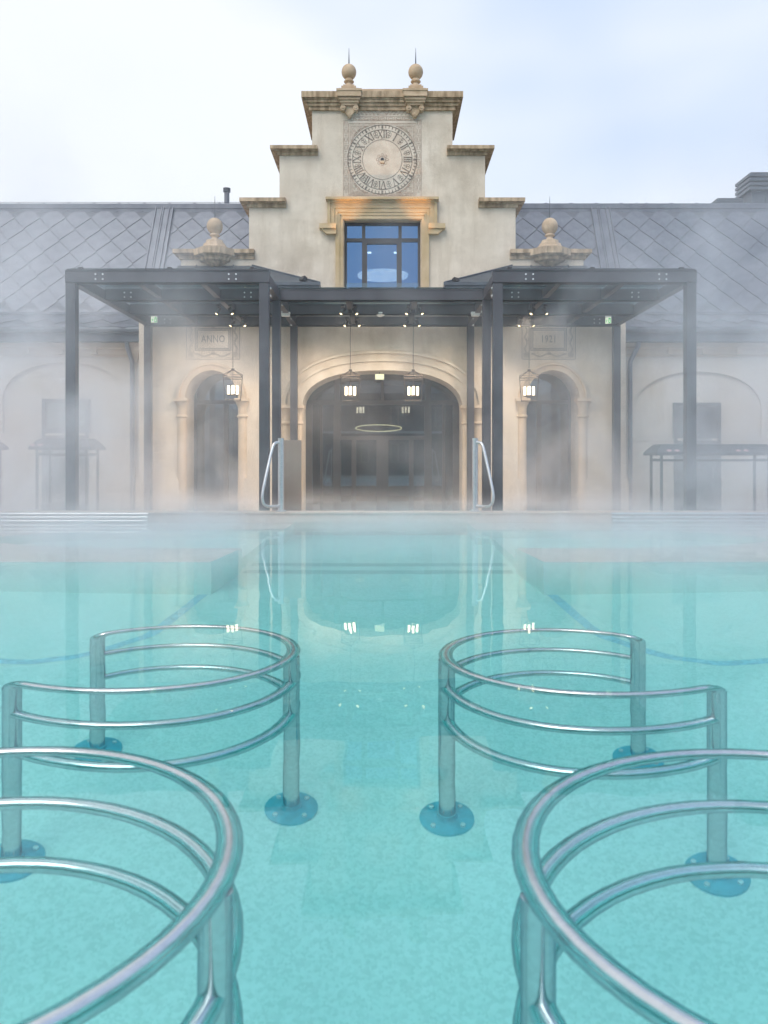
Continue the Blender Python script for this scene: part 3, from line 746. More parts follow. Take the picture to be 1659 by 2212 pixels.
# ---------------------------------------------------------------- side wings
QY = 16.85
def wing(sg):
    wg = thing('side_wing', 'diamond-shingled bath house wing ' + ('with a partly glazed door and the slim vent pipe above' if sg < 0 else 'with a plain dark door, below the louvred roof vents'), 'building', (sg*8, QY, -.3), 'wings of the bath house')
    O = Vector(wg.location)
    def wb(mb, name, material, parent=None, smooth=False):
        mb.v = [(x-O.x, y-O.y, z-O.z) for x, y, z in mb.v]
        return mb.build(name, material, parent or wg, smooth)
    X0, X1 = sg*4.955, sg*12.5
    lo, hi = min(X0, X1), max(X0, X1)
    px = (lambda x: ax(x, QY))
    # wall with a blind arch recess
    if sg < 0: a0, a1, yc, ys, yb = 5, 275, 783, 868, 936
    else: a0, a1, yc, ys, yb = 1371, 1645, 803, 885, 947
    cx, a = px((a0+a1)/2), (px(a1)-px(a0))/2
    zs, zb = az(ys, QY), az(yb, QY); ar = sup(a, az(yc, QY)-zs, 26, 2.2)
    hole_ = [(cx-a, zb), (cx+a, zb)] + [(cx+x, zs+z) for x, z in ar]
    wb(MB().poly([[(lo, GND), (hi, GND), (hi, 3.6), (lo, 3.6)], hole_], QY, QY+.4), 'wall', 'wing')
    wb(MB().poly([[(cx-a-.1, zb-.1), (cx+a+.1, zb-.1), (cx+a+.1, 3.2), (cx-a-.1, 3.2)]], QY+.06, QY+.3), 'blind_arch', 'wing')
    wb(MB().box(cx-a-.03, cx+a+.03, QY-.025, QY+.07, zb-.05, zb), 'string_course', 'wing')
    dpx0, dpx1 = (px(92), px(193)) if sg < 0 else (px(1455), px(1556))
    wb(MB().box(lo, dpx0-.01, QY-.05, QY+.01, GND, az(1035, QY)).box(dpx1+.01, hi, QY-.05, QY+.01, GND, az(1035, QY)), 'plinth', 'wing')
    # second blind arch further along
    # cornice and gutter
    mb = MB()
    for z0, z1, p in ((3.06, 3.10, .04), (3.10, 3.20, .07), (3.20, 3.25, .12), (3.25, 3.34, .17)):
        mb.box(lo, hi, QY-p, QY+.02, z0, z1-.002)
    for k in range(11):
        x = X0 + sg*(.35+.72*k); mb.box(x-.05, x+.05, QY-.14, QY, 3.10, 3.25)
    wb(mb, 'cornice', 'archstone')
    ge = QY-.42
    mb = MB().box(lo, hi, ge+.06, QY+.1, 3.335, 3.47).box(lo, hi, ge+.03, ge+.10, 3.47, 3.60)
    mb.tube([(lo, ge-.02, 3.56), (hi, ge-.02, 3.56)], .07, 10)
    wb(mb, 'gutter', 'zinc_dark')
    # roof decks
    E_, B_, T_ = (ge+.02, 3.64), (17.3, az(678, 17.3)), (18.75, az(448, 18.75))
    xi, xo_ = sg*2.3, sg*12.5; l2, h2 = min(xi, xo_), max(xi, xo_)
    xw = sg*4.97; lw, hw_ = min(xw, xo_), max(xw, xo_)
    def slab(p, q_, x0, x1, th=.06):
        return [(x0,p[0],p[1]),(x1,p[0],p[1]),(x1,q_[0],q_[1]),(x0,q_[0],q_[1]),(x0,p[0]+th,p[1]-th),(x1,p[0]+th,p[1]-th),(x1,q_[0]+th,q_[1]-th),(x0,q_[0]+th,q_[1]-th)], [(0,1,2,3),(4,7,6,5),(0,4,5,1),(1,5,6,2),(2,6,7,3),(3,7,4,0)]
    mb = MB(); mb.add(*slab(E_, B_, lw, hw_)); mb.add(*slab(B_, T_, l2, h2))
    mb.add([(l2,T_[0],T_[1]),(h2,T_[0],T_[1]),(h2,24,T_[1]+.3),(l2,24,T_[1]+.3)], [(0,1,2,3)])
    wb(mb, 'roof_deck', 'zinc_edge')
    # trims: break fold, ridge, eaves, seam strip
    mb = MB().box(l2, h2, B_[0]-.05, B_[0]+.03, B_[1]-.03, B_[1]+.035).box(l2, h2, T_[0]-.09, T_[0]+.2, T_[1]-.05, T_[1]+.05)
    mb.box(l2, h2, T_[0]-.075, T_[0]-.02, T_[1]-.14, T_[1]-.052)
    mb.tube([(l2, T_[0]+.03, T_[1]+.075), (h2, T_[0]+.03, T_[1]+.075)], .03, 6)
    wb(mb, 'ridge_cap', 'zinc')
    dv = Vector((0, T_[0]-B_[0], T_[1]-B_[1])); ln = dv.length; dv.normalize(); nv = Vector((0, -dv.z, dv.y))
    xs0, xs1 = (-5.30, -4.88) if sg < 0 else (4.86, 5.30)
    mb = MB()
    def strip(x0, x1, h):
        p0 = Vector((0, *B_)); p1 = Vector((0, *T_))
        mb.loft([[Vector((x0,0,0))+p, Vector((x1,0,0))+p, Vector((x1,0,0))+p+nv*h, Vector((x0,0,0))+p+nv*h] for p in (p0, p1)])
    strip(xs0, xs1, .045)
    for x in (xs0+.01, xs0+.15, xs0+.19, xs1-.10, xs1-.01): strip(x-.012, x+.012, .08)
    wb(mb, 'seam_strip', 'zinc')
    # shingles
    Wd, Hd = .59, .64
    hw2, hh = Wd/2-.0012, Hd/2-.0012
    me = MB(); th = .012
    top = [(0, hh, .005), (hw2, 0, .010), (0, -hh, .018), (-hw2, 0, .010)]
    me.add(top + [(x*.995, y*.995, z-th) for x, y, z in top], [(0,3,2,1),(0,1,5,4),(1,2,6,5),(2,3,7,6),(3,0,4,7)])
    proto = None
    def course(p, q_, x0, x1, skip, zlim):
        nonlocal proto
        d_ = Vector((0, q_[0]-p[0], q_[1]-p[1])); l_ = d_.length; d_.normalize()
        ang = math.atan2(d_.z, d_.y)
        rows = int(l_/(Hd/2))
        st = l_/rows
        for j in range(rows+1):
            s_ = j*st
            off = (j % 2)*Wd/2
            k0 = math.floor((x0-off)/Wd); k1 = math.ceil((x1-off)/Wd)
            for k in range(k0, k1+1):
                xc = k*Wd+off
                if xc < x0-.05 or xc > x1+.05 or (skip and xs0-.12 < xc < xs1+.12 and False): continue
                sy = 1.
                if s_ < .1 or s_ > l_-.1: sy = .45
                pos = Vector((xc, p[0]+d_.y*s_, p[1]+d_.z*s_)) + Vector((0, -d_.z, d_.y))*.004 - O
                if proto is None:
                    proto = me.build('shingle', 'zinc', wg); proto.location = pos; proto.rotation_euler = (ang, 0, 0); proto.scale = (1, 1, 1)
                else:
                    copy_piece(proto, wg, pos, (ang+random.uniform(-.006, .006), random.uniform(-.006, .006), 0), (1, sy, 1))
                if sy < 1:
                    o_ = wg.children[-1]
    a, b = (-8.95, -2.75) if sg < 0 else (2.75, 9.1)
    course(B_, T_, a, b, True, 0)
    a, b = (-8.6, -5.1) if sg < 0 else (5.1, 8.6)
    course(E_, B_, a, b, False, 0)
    # downpipe
    xd = px(289) if sg < 0 else px(1358)
    mb = MB().tube([(xd, QY-.10, -.3), (xd, QY-.10, 2.75), (xd, QY-.11, 2.95), (xd-.0*sg+sg*.12*(1 if sg > 0 else .5), QY-.25, 3.25), (xd+sg*.14*(1 if sg > 0 else .5), QY-.3, 3.5)], .048, 10)
    for z in (.6, 1.9): mb.tube([(xd, QY-.10, z), (xd, QY-.10, z+.04)], .056, 10)
    wb(mb, 'downpipe', 'zinc', smooth=True)
    if sg < 0:
        xk = px(305)-.1
        mb = MB().box(xk-.14, xk+.14, QY-.22, QY, az(748, QY), az(738, QY)).box(xk-.11, xk+.11, QY-.18, QY, az(760, QY), az(748, QY)-.001)
        mb.loft([[(xk-.10, QY-.16, az(760, QY)-.001), (xk+.10, QY-.16, az(760, QY)-.001), (xk+.10, QY, az(760, QY)-.001), (xk-.10, QY, az(760, QY)-.001)], [(xk-.03, QY-.04, az(782, QY)), (xk+.03, QY-.04, az(782, QY)), (xk+.03, QY, az(782, QY)), (xk-.03, QY, az(782, QY))]])
        wb(mb, 'wall_bracket', 'archstone')
    # door
    d0, d1, dt = (92, 193, 862) if sg < 0 else (1455, 1556, 870)
    x0, x1, zt = px(d0), px(d1), az(dt, QY)
    dr = bpy.data.objects.new('door', None); COL.objects.link(dr); dr.parent = wg
    fr_ = .07
    wb(MB().box(x0, x0+fr_, QY-.04, QY+.08, -.3, zt).box(x1-fr_, x1, QY-.04, QY+.08, -.3, zt).box(x0+fr_, x1-fr_, QY-.04, QY+.08, zt-fr_, zt), 'door_frame', 'door', dr)
    zm = az(925, QY)
    wb(MB().box(x0+fr_, x1-fr_, QY-.02, QY+.06, -.28, zm if sg < 0 else zt-fr_-.01), 'door_leaf', 'door', dr)
    if sg < 0:
        wb(MB().box(x0+fr_, x1-fr_, QY+.0, QY+.02, zm, zt-fr_), 'pane', 'clearglass', dr)
        wb(MB().box(x0+fr_, x1-fr_, QY+.04, QY+.07, zm, zt-fr_), 'reflection_sheet', 'archstone', dr)  # pale sheet behind the pane, standing in for its bright reflection
    else:
        wb(MB().box(x0+.2, x1-.2, QY-.026, QY-.018, .5, 1.9), 'pane', 'doorglass', dr)
    wb(MB().tube([(x1-.18, QY-.07, .5), (x1-.18, QY-.07, .75)], .014, 6), 'door_handle', 'steel', dr)
wing(-1); wing(1)

# roof furniture
v = thing('vent_pipe', 'slim grey metal vent pipe with a ribbed cap standing on the roof ridge', 'vent pipe', at(490, 452, 19.0))
MB().tube([(0,0,-.1),(0,0,.42)], .062, 12).build('pipe', 'zinc', v, True)
for k in range(3): MB().lathe([(.066, .40+k*.035), (.088, .41+k*.035), (.088, .425+k*.035), (.066, .432+k*.035)], n=14).build('cap_rib', 'zinc', v)
MB().lathe([(.062, -.12), (.12, -.10), (.12, -.08), (.065, -.02)], n=12).build('flashing', 'zinc', v)
def cowl(x0, x1, ztop, zb, yf, yb, nl, lab, fl):
    c = thing('roof_vent', lab, 'roof vent', ((x0+x1)/2, yf, zb)); ox, oy, oz = c.location
    w_ = (x1-x0)/2; dp = yb-yf; h = ztop-zb
    MB().box(-w_+fl, w_-fl, 0+fl, dp, -.3, h*.55).build('casing', 'zinc_dark', c)
    for k in range(5):
        x = -w_+fl + (2*w_-2*fl)*k/4
        MB().box(x-.015, x+.015, fl-.025, fl+.01, -.3, h*.52).build('seam', 'zinc_dark', c)
    MB().box(-w_+fl*.6, w_-fl*.6, fl*.6, dp, h*.55, h).build('core', 'black', c)
    for k in range(nl):
        z = h*(.52+.48*k/nl); e = .0 
        MB().box(-w_+e, w_-e, e, dp, z, z+h*.48/nl*.62).build('louvre', 'zinc_dark', c)
cowl(ax(1619, 19.2), ax(1619, 19.2)+1.6, az(370, 19.2), az(452, 19.2), 19.2, 20.0, 4, 'large dark louvred roof vent box rising above the ridge', .10)
cowl(ax(1549, 19.3), ax(1606, 19.3), az(427, 19.3), az(452, 19.3), 19.3, 19.7, 3, 'low small louvred roof vent beside the large vent box', .04)
for sg, lab in ((-1, 'thin grey safety cable above the ridge on the vent pipe side'), (1, 'thin grey safety cable above the ridge on the louvred vent side')):
    ya = 18.9; o = MB().tube([(sg*2.9, ya, az(437 if sg < 0 else 441, ya)), (sg*14, ya, az(437 if sg < 0 else 443, ya))], .006, 4)
    o = tag(o.build('ridge_cable', 'zinc_dark'), lab, 'cable', 'safety cables on the ridge')
    for x in (6, 11): MB().tube([(sg*x, ya, az(452, ya)), (sg*x, ya, az(438, ya))], .012, 5).build('cable_stay', 'zinc_dark', o)

# ================================================================ CANOPY
cn = thing('steel_canopy', 'anthracite steel and glass canopy on square posts in front of the bath house', 'canopy', (0, 12.2, -.28))
CO = Vector(cn.location)
def cb(mb, name, material, parent=None, smooth=False):
    mb.v = [(x-CO.x, y-CO.y, z-CO.z) for x, y, z in mb.v]
    return mb.build(name, material, parent or cn, smooth)
YB = [12.2, 13.54, 14.86, 16.10]; XO, XI = 4.71, 1.775; XQ = (3.74, 2.75); XM = .57
ZT, ZBt = 3.755, 3.585; hwb = .075
pst = [(sx*XO, YB[0]) for sx in (-1, 1)] + [(sx*XI, YB[0]) for sx in (-1, 1)] + [(sx*XI, YB[1]) for sx in (-1, 1)] + [(sx*XO, YB[3]) for sx in (-1, 1)] + [(sx*XI, YB[3]) for sx in (-1, 1)]
for x, y in pst:
    h_ = .075 if y < 13 else .07
    bevel(cb(MB().box(x-h_, x+h_, y-h_, y+h_, -.28, ZBt-.003), 'post', 'steel_paint'), .008)
def beam_x(x0, x1, y):
    cb(MB().box(x0, x1, y-hwb, y+hwb, ZBt, ZT).box(x0, x1, y-hwb-.012, y+hwb+.012, ZT, ZT+.012).box(x0, x1, y-hwb-.012, y+hwb+.012, ZBt, ZBt+.012), 'cross_beam', 'steel_paint')
for sx in (-1, 1):
    a, b = sorted2(sx*(XO+.078), sx*(XI-.078)); beam_x(a, b, YB[0])
    for y in YB[1:]:
        a, b = sorted2(sx*(XO-.06), sx*(XI+.06)); beam_x(a, b, y)
for y in YB[1:]: beam_x(-XI+.06, XI-.06, y)
def beam_y(x, y0, y1, h=0, w_=.06):
    cb(MB().box(x-w_, x+w_, y0, y1, ZBt+.004+h, ZT-.004), 'long_beam', 'steel_paint')
for sx in (-1, 1):
    beam_y(sx*XO, YB[0]+.076, YB[3]+.07); beam_y(sx*XI, YB[0]+.076, YB[3]+.07)
    for x in XQ:
        for i in range(3): beam_y(sx*x, YB[i]+.09, YB[i+1]-.09, .02, .045)
    for i in (1, 2): beam_y(sx*XM, YB[i]+.09, YB[i+1]-.09, .02, .05)
# glass panels with slim edge rails
def gpan(x0, x1, y0, y1): 
    cb(MB().box(x0+.015, x1-.015, y0+.015, y1-.015, ZT+.03, ZT+.046), 'glass_panel', 'roofglass')
for sx in (-1, 1):
    xs = sorted([sx*x for x in (XO, XQ[0], XQ[1], XI)])
    for i in range(3):
        for j in range(3): gpan(xs[i], xs[i+1], YB[j]-(.08 if j == 0 else 0), YB[j+1])
    a, b = sorted2(sx*(XO+.05), sx*(XI-.05)); cb(MB().box(a, b, YB[0]-.10, YB[0]-.075, ZT+.013, ZT+.03), 'edge_rail', 'steel_paint')
    for x in (4.55, 3.2, 1.95):
        cb(MB().box(sx*x-.03, sx*x+.03, YB[0]-.11, YB[0]-.03, ZT+.03, ZT+.055), 'glass_clamp', 'black')
for x0, x1 in ((-XI, -XM), (-XM, XM), (XM, XI)):
    for j in (1, 2): gpan(x0, x1, YB[j]-(.08 if j == 1 else 0), YB[j+1])
bolt = None
def bolts(x, y, z, gx=.065, gz=.055, side=False):
    global bolt
    for a in (-.5, .5):
        for b in (-.5, .5):
            p = Vector((x+a*gx, y, z+b*gz)) - CO if not side else Vector((x, y+a*gx, z+b*gz)) - CO
            if bolt is None:
                bolt = MB().tube([(0,-.014,0),(0,.004,0)], .0125, 8).build('bolt', 'bolt', cn); bolt.location = p
            else: copy_piece(bolt, cn, p, (0, 0, R(90) if side else 0))
for sx in (-1, 1):
    for x in (4.27, 2.25):
        for i in (0, 1): bolts(sx*x, YB[i]-hwb-.001, (ZT+ZBt)/2, .11, .075)
    bolts(sx*4.3, YB[3]-hwb-.001, (ZT+ZBt)/2, .11, .075)
    for y in YB[:3]: bolts(sx*(XI-.08), y+.05, ZBt-.12, .05, .12, True)

# ---------------------------------------------------------------- lamps under the canopy
def lantern(loc, label, topz):
    ln = thing('hanging_lantern', label, 'lantern', loc, 'lanterns under the canopy')
    # local origin: centre of the bottom frame; height .46, cap apex at .55
    W1, W0, H = .172, .138, .44; r = .0065
    mb = MB()
    for s_, t_ in ((-1,-1),(1,-1),(1,1),(-1,1)):
        mb.tube([(s_*W0, t_*W0, 0), (s_*W1, t_*W1, H)], r, 5)
        mb.tube([(s_*W1, t_*W1, H), (s_*.02, t_*.02, H+.10)], r, 5)
    for Wd, z in ((W0, 0), (W1, H), (W1*.985, H-.045)):
        for i in range(4):
            c = [(-1,-1),(1,-1),(1,1),(-1,1)]; a, b = c[i], c[(i+1) % 4]
            mb.tube([(a[0]*Wd, a[1]*Wd, z), (b[0]*Wd, b[1]*Wd, z)], r, 5)
    mb.build('cage', 'lantern', ln)
    MB().tube([(0,0,H+.09),(0,0,H+.13)], .03, 8).build('cap', 'lantern', ln)
    mb = MB()
    for k in range(4):
        z = H+.13+.025*k
        pts = [(.009*math.cos(u)*(1 if k % 2 else 0), .009*math.cos(u)*(0 if k % 2 else 1), z+.016+.018*math.sin(u)) for u in [2*math.pi*j/8 for j in range(8)]]
        mb.tube(pts, .0028, 4, closed=True)
    mb.tube([(0,0,H+.23),(0,0,topz-loc[2])], .0055, 5)
    mb.box(-.035, .035, -.035, .035, topz-loc[2]-.06, topz-loc[2])
    mb.build('hanging_rod', 'black', ln)
    mb = MB().tube([(0,0,.06),(0,0,H+.1)], .005, 5).tube([(.078*math.cos(u), .078*math.sin(u), .085) for u in [2*math.pi*j/16 for j in range(16)]], .006, 5, closed=True)
    for k in range(4):
        a = math.pi/2*k + .06; x, y = .078*math.cos(a), .078*math.sin(a)
        mb.tube([(0,0,.075),(x,y,.085)], .005, 5).lathe([(.012,.08),(.028,.09),(.028,.10)], (x,y,0), 8)
    arm = mb.build('candle_ring', 'lantern', ln)
    for k in range(4):
        a = math.pi/2*k + .06
        MB().lathe([(.020,.10),(.0225,.11),(.0225,.252),(.019,.258)], (.078*math.cos(a), .078*math.sin(a), 0), 12).build('lamp_glass', 'candle', ln, True)
    ln.rotation_euler = (0, 0, -math.atan2(loc[0]-CAMX, loc[1]))
    return ln
LY = 14.5
lantern((-XM, LY, az(866, LY)), 'bronze cage lantern with lit tubes, hung left of the exit sign in the main arch', ZBt+.02)
lantern((XM, LY, az(866, LY)), 'bronze cage lantern with lit tubes, hung right of the exit sign in the main arch', ZBt+.02)
lantern((-2.70, LY, az(864, LY)), 'lit bronze cage lantern hung in front of the arch below the ANNO panel', ZBt+.02)
lantern((2.67, LY, az(866, LY)), 'lit bronze cage lantern hung in front of the arch below the 1921 panel', ZBt+.02)
sp0 = None
def spot(x, y, sgn, label):
    global sp0
    tlt = R(28)*sgn
    loc = (x, y, ZBt-.005)
    if sp0 is None:
        sp0 = thing('spotlight', label, 'spotlight', loc, 'spotlights under the canopy')
        MB().box(-.03, .03, -.06, .06, -.02, .02).build('track_adapter', 'black', sp0)
        MB().tube([(0,0,-.02),(0,0,-.05)], .01, 6).build('stem', 'black', sp0)
        h = MB().tube([(0,0,.045),(0,0,-.07)], .036, 12).build('housing', 'black', sp0); h.location = (0, 0, -.085)
        l = MB().tube([(0,0,-.0705),(0,0,-.074)], .022, 12).build('lens', 'spotlens', h)
        s = sp0
    else: s = dup(sp0, loc, label)
    for c in s.children:
        if c.name.startswith('housing'): c.rotation_euler = (R(-16), tlt, 0)
    sl_ = bpy.data.lights.new('spot_lamp', 'SPOT'); sl_.energy = 32; sl_.color = (1, .83, .66); sl_.spot_size = R(130); sl_.spot_blend = 1.0; sl_.shadow_soft_size = .02
    so_ = bpy.data.objects.new('spot_lamp', sl_); COL.objects.link(so_); so_.parent = s; so_.location = (-sgn*.045, .03, -.17); so_.rotation_euler = (R(8), tlt, 0)
    return s
names = {(-1, 0): 'beam over the lantern left of the main exit sign', (1, 0): 'beam over the lantern right of the main exit sign', (-1, 1): 'beam over the ANNO lantern', (1, 1): 'beam over the 1921 lantern'}
for sx in (-1, 1):
    for ix, xx in enumerate((XM, 2.74)):
        for iy, y in enumerate((13.95, 15.2)):
            for s2 in (-1, 1):
                spot(sx*xx+s2*.105, y, -s2, '%s %s spotlight on the %s' % ('front' if iy == 0 else 'rear', 'left' if s2 < 0 else 'right', names[(sx, ix)]))
def exit_sign(loc, rz, label, flip):
    e = thing('exit_sign', label, 'exit sign', loc, 'green exit signs under the canopy'); e.rotation_euler = (0, 0, rz)
    MB().box(-.055, .055, -.02, .02, .0, .05).build('housing', 'white', e)
    MB().tube([(0,0,.05),(0,0,.085)], .012, 6).build('stem', 'zinc', e)
    p = bevel(MB().box(-.058, .058, -.006, .006, -.115, -.002).build('panel', 'exit_white', e), .002)
    y = -.0075; s_ = 1
    g_ = MB().add([(.005,y,-.108),(.050,y,-.108),(.050,y,-.012),(.005,y,-.012)], [(0,1,2,3)])
    g_.build('green_field', 'exit_green', p)
    # white arrow
    y = -.0085
    MB().add([(.022,y,-.035),(.033,y,-.035),(.033,y,-.07),(.022,y,-.07),(.014,y,-.068),(.041,y,-.068),(.0275,y,-.095)], [(0,1,2,3),(4,5,6)]).build('arrow', 'exit_white', p)
    # running figure
    m_ = MB()
    for a, b, wd in (((-.028,-.045),(-.032,-.075),.012), ((-.032,-.075),(-.018,-.092),.007), ((-.032,-.075),(-.048,-.098),.007), ((-.028,-.05),(-.012,-.062),.006), ((-.028,-.05),(-.046,-.058),.006)):
        v0, v1 = Vector(a), Vector(b); n_ = Vector((-(v1-v0).y, (v1-v0).x)).normalized()*wd/2
        m_.add([(q.x, y, q.y) for q in (v0+n_, v1+n_, v1-n_, v0-n_)], [(0,1,2,3)])
    m_.add([(-.024+.008*math.cos(u), y, -.032+.008*math.sin(u)) for u in [2*math.pi*j/8 for j in range(8)]], [tuple(range(8))])
    m_.build('running_figure', 'exit_green', p)
exit_sign(at(333, 684, 15.45), R(12), 'green exit sign hanging under the canopy between the bolted beams left of ANNO', False)
exit_sign(at(1314, 686, 15.45), R(-38), 'green exit sign hanging under the canopy right of 1921', True)
e = thing('exit_sign', 'pale lit exit sign box hanging at the top of the main arch', 'exit sign', at(820, 814, 16.9))
bevel(MB().box(-.09, .09, -.02, .02, -.055, .055).build('panel', 'exit_pale', e), .006)
MB().box(-.097, .097, -.012, .03, -.062, .062).build('housing', 'white', e); MB().tube([(0,.005,.06),(0,.005,.32)], .006, 5).build('stem', 'black', e)
for sx in (-1, 1):
    e = thing('emergency_light', 'white box light under the canopy beam by the ' + ('left' if sx < 0 else 'right') + ' handrail post', 'light', at(617 if sx < 0 else 1027, 678, 14.75), 'white box lights on the canopy')
    bevel(MB().box(-.085, .085, -.06, .06, .0, .03).build('base', 'white', e), .005); bevel(MB().box(-.075, .075, -.05, .05, -.045, .0).build('diffuser', 'white', e), .01)
    MB().tube([(0,0,.03),(0,0,ZBt-e.location.z+.03)], .012, 6).build('stem', 'black', e)
e = thing('smoke_detector', 'round white detector on the canopy midway between the two middle lanterns', 'detector', (at(822, 679, 14.86)))
MB().lathe([(.085, .03), (.085, .0), (.08, -.01), (.06, -.035), (.03, -.045), (.001, -.047)], n=20).build('dome', 'white', e, True)
MB().lathe([(.06, .03), (.06, .05)], n=12).build('base', 'white', e)
def flood(x, y, Y, aim, label, power):
    e = thing('floodlight', label, 'floodlight', at(x, y, Y), 'floodlights on the porch roof')
    h = MB().box(-.06, .06, -.05, .05, -.035, .035).build('head', 'black', e)
    MB().box(-.07, -.06, -.015, .015, -.09, .01).box(.06, .07, -.015, .015, -.09, .01).box(-.07, .07, -.03, .03, -.1, -.088).build('bracket', 'black', e)
    dv_ = Vector(aim) - e.location; h.rotation_euler = dv_.to_track_quat('Y', 'Z').to_euler()
    MB().box(-.05, .05, .0505, .053, -.027, .027).build('lens', 'spotlens', h)
    l_ = bpy.data.lights.new('flood_lamp', 'SPOT'); l_.energy = power; l_.color = (1, .50, .14); l_.spot_size = R(22); l_.spot_blend = 1.; l_.shadow_soft_size = .03
    lo = bpy.data.objects.new('flood_lamp', l_); COL.objects.link(lo); lo.parent = e
    dn = dv_.normalized(); lo.location = dn*.07; lo.rotation_euler = dv_.to_track_quat('-Z', 'Y').to_euler()
flood(655, 603, 15.45, (-.62, WY-.1, az(437, WY)), 'small black floodlight on the porch roof left of the gable window, aimed up', 150)
flood(985, 606, 15.45, (.66, WY-.1, az(437, WY)), 'small black floodlight on the porch roof right of the gable window, aimed up', 150)
# security camera
e = thing('security_camera', 'small white dome camera on the wing wall above the door', 'camera', at(134, 822, QY-.02))
MB().lathe([(.055, .03), (.06, .0), (.055, -.03), (.035, -.055), (.001, -.062)], n=18).build('dome', 'white', e, True); MB().box(-.04, .04, 0, .04, .0, .06).build('mount', 'white', e)

# lamps indoors
e = thing('ring_chandelier', 'thin glowing ring chandelier hanging inside the glass doors', 'chandelier', at(818, 925, 22))
rr = .63
MB().tube([(rr*math.cos(u), rr*math.sin(u), 0) for u in [2*math.pi*j/56 for j in range(56)]], .015, 8, closed=True).build('ring', 'ringlight', e, True)
e.rotation_euler = (R(-6), 0, 0)
for k in range(3):
    a = 2*math.pi*k/3+.5
    MB().tube([(rr*math.cos(a), rr*math.sin(a), .02), (0, 0, 1.4)], .004, 4).build('suspension_wire', 'black', e)
e = thing('ceiling_lamp', 'round lit ceiling lamp with a cloud print, seen through the gable window', 'ceiling lamp', (ax(827, 21.6), 21.6, 5.86))
MB().lathe([(.68, -.02), (.68, .03)], n=40).build('diffuser', 'cloudlamp', e); MB().lathe([(.70, -.03), (.70, .035), (.69, .036)], n=40).build('rim', 'steel2', e) if False else None
for x in (798, 855):
    e = thing('downlight', 'small recessed downlight behind the gable window, %s of the pair' % ('left' if x < 820 else 'right'), 'downlight', (ax(x, 19.3), 19.3, 5.89), 'downlights in the upper room')
    MB().lathe([(.05, -.012), (.05, .01)], n=14).build('lens', 'downlight', e)
# ================================================================ POOLSIDE
# handrails on the rim
def handrail(sg, label):
    x0 = sg*1.415-.04; y0 = PY1+.17
    h = thing('pool_handrail', label, 'handrail', (x0, y0, RIM), 'handrails on the pool rim')
    MB().tube([(0,0,.0),(0,0,1.045)], .045, 18).build('post', 'steel2', h, True)
    MB().lathe([(.045,1.045),(.047,1.05),(.047,1.065),(.04,1.07)], n=18).build('cap', 'steel2', h, True)
    MB().lathe([(.08,0),(.08,.012),(.05,.014)], n=18).build('base_plate', 'steel2', h)
    for a in range(4):
        u = math.pi/4+math.pi/2*a; MB().lathe([(.011,.012),(.011,.024)], (.064*math.cos(u), .064*math.sin(u), 0), 6).build('bolt', 'bolt', h)
    ctrl = [(0,0,1.0),(sg*.05,-.05,1.005),(sg*.085,-.085,.985),(sg*.11,-.11,.92),(sg*.15,-.16,.72),(sg*.20,-.23,.45),(sg*.225,-.26,.30),(sg*.23,-.27,.20),(sg*.21,-.25,.12),(sg*.165,-.2,.085),(sg*.09,-.11,.08),(0,0,.08)]
    pts = [Vector(p) for p in ctrl]; q = []
    for i in range(len(pts)-1):
        p0,p1,p2,p3 = pts[max(i-1,0)],pts[i],pts[i+1],pts[min(i+2,len(pts)-1)]
        for s_ in range(4):
            u=s_/4; q.append(.5*((2*p1)+(p2-p0)*u+(2*p0-5*p1+4*p2-p3)*u*u+(3*p1-p0-3*p2+p3)*u**3))
    q.append(pts[-1])
    MB().tube(q, .022, 12).build('grab_rail', 'steel2', h, True)
handrail(-1, 'bent steel pool handrail beside the taupe board'); handrail(1, 'bent steel pool handrail on the rim with no board beside it')
e = thing('signboard', 'plain taupe board standing behind the left pool handrail', 'board', (ax(632, 12.0), 12.0, -.28))
zt = az(951, 12.0)+.28
bevel(MB().box(-.132, .132, -.04, .04, .02, zt).build('panel', 'board', e), .004); MB().box(-.12, .12, -.12, .12, 0, .02).build('foot', 'steel_paint', e)
# steel tubes along the rim
def rim_tubes(sg, x0, x1, label):
    t_ = thing('rim_tubes', label, 'massage tubes', (x0, PY1-.2, 0), 'steel tube racks along the pool rim')
    L_ = abs(x1-x0)
    for i, (dy, z) in enumerate(((.12, .124), (.09, .074), (.06, .024))):
        MB().tube([(0, dy, z), (sg*.4, dy, z), (sg*L_, dy, z)], .021, 12).build('tube', 'steel2', t_, True)
    for k in range(4):
        x = sg*(.06 + k*1.95)
        MB().loft([[(x-.012, .198, .13), (x-.012, .13, .13), (x-.012, .07, -.01), (x-.012, .198, -.01)], [(x+.012, .198, .13), (x+.012, .13, .13), (x+.012, .07, -.01), (x+.012, .198, -.01)]]).build('bracket', 'steel2', t_)
rim_tubes(-1, ax(317, 11.35), -9.5, 'steel tube rack along the pool rim, left of the entrance below the vent pipe wing')
rim_tubes(1, ax(1323, 11.35), 9.5, 'steel tube rack along the pool rim, right of the entrance below the louvred vents')

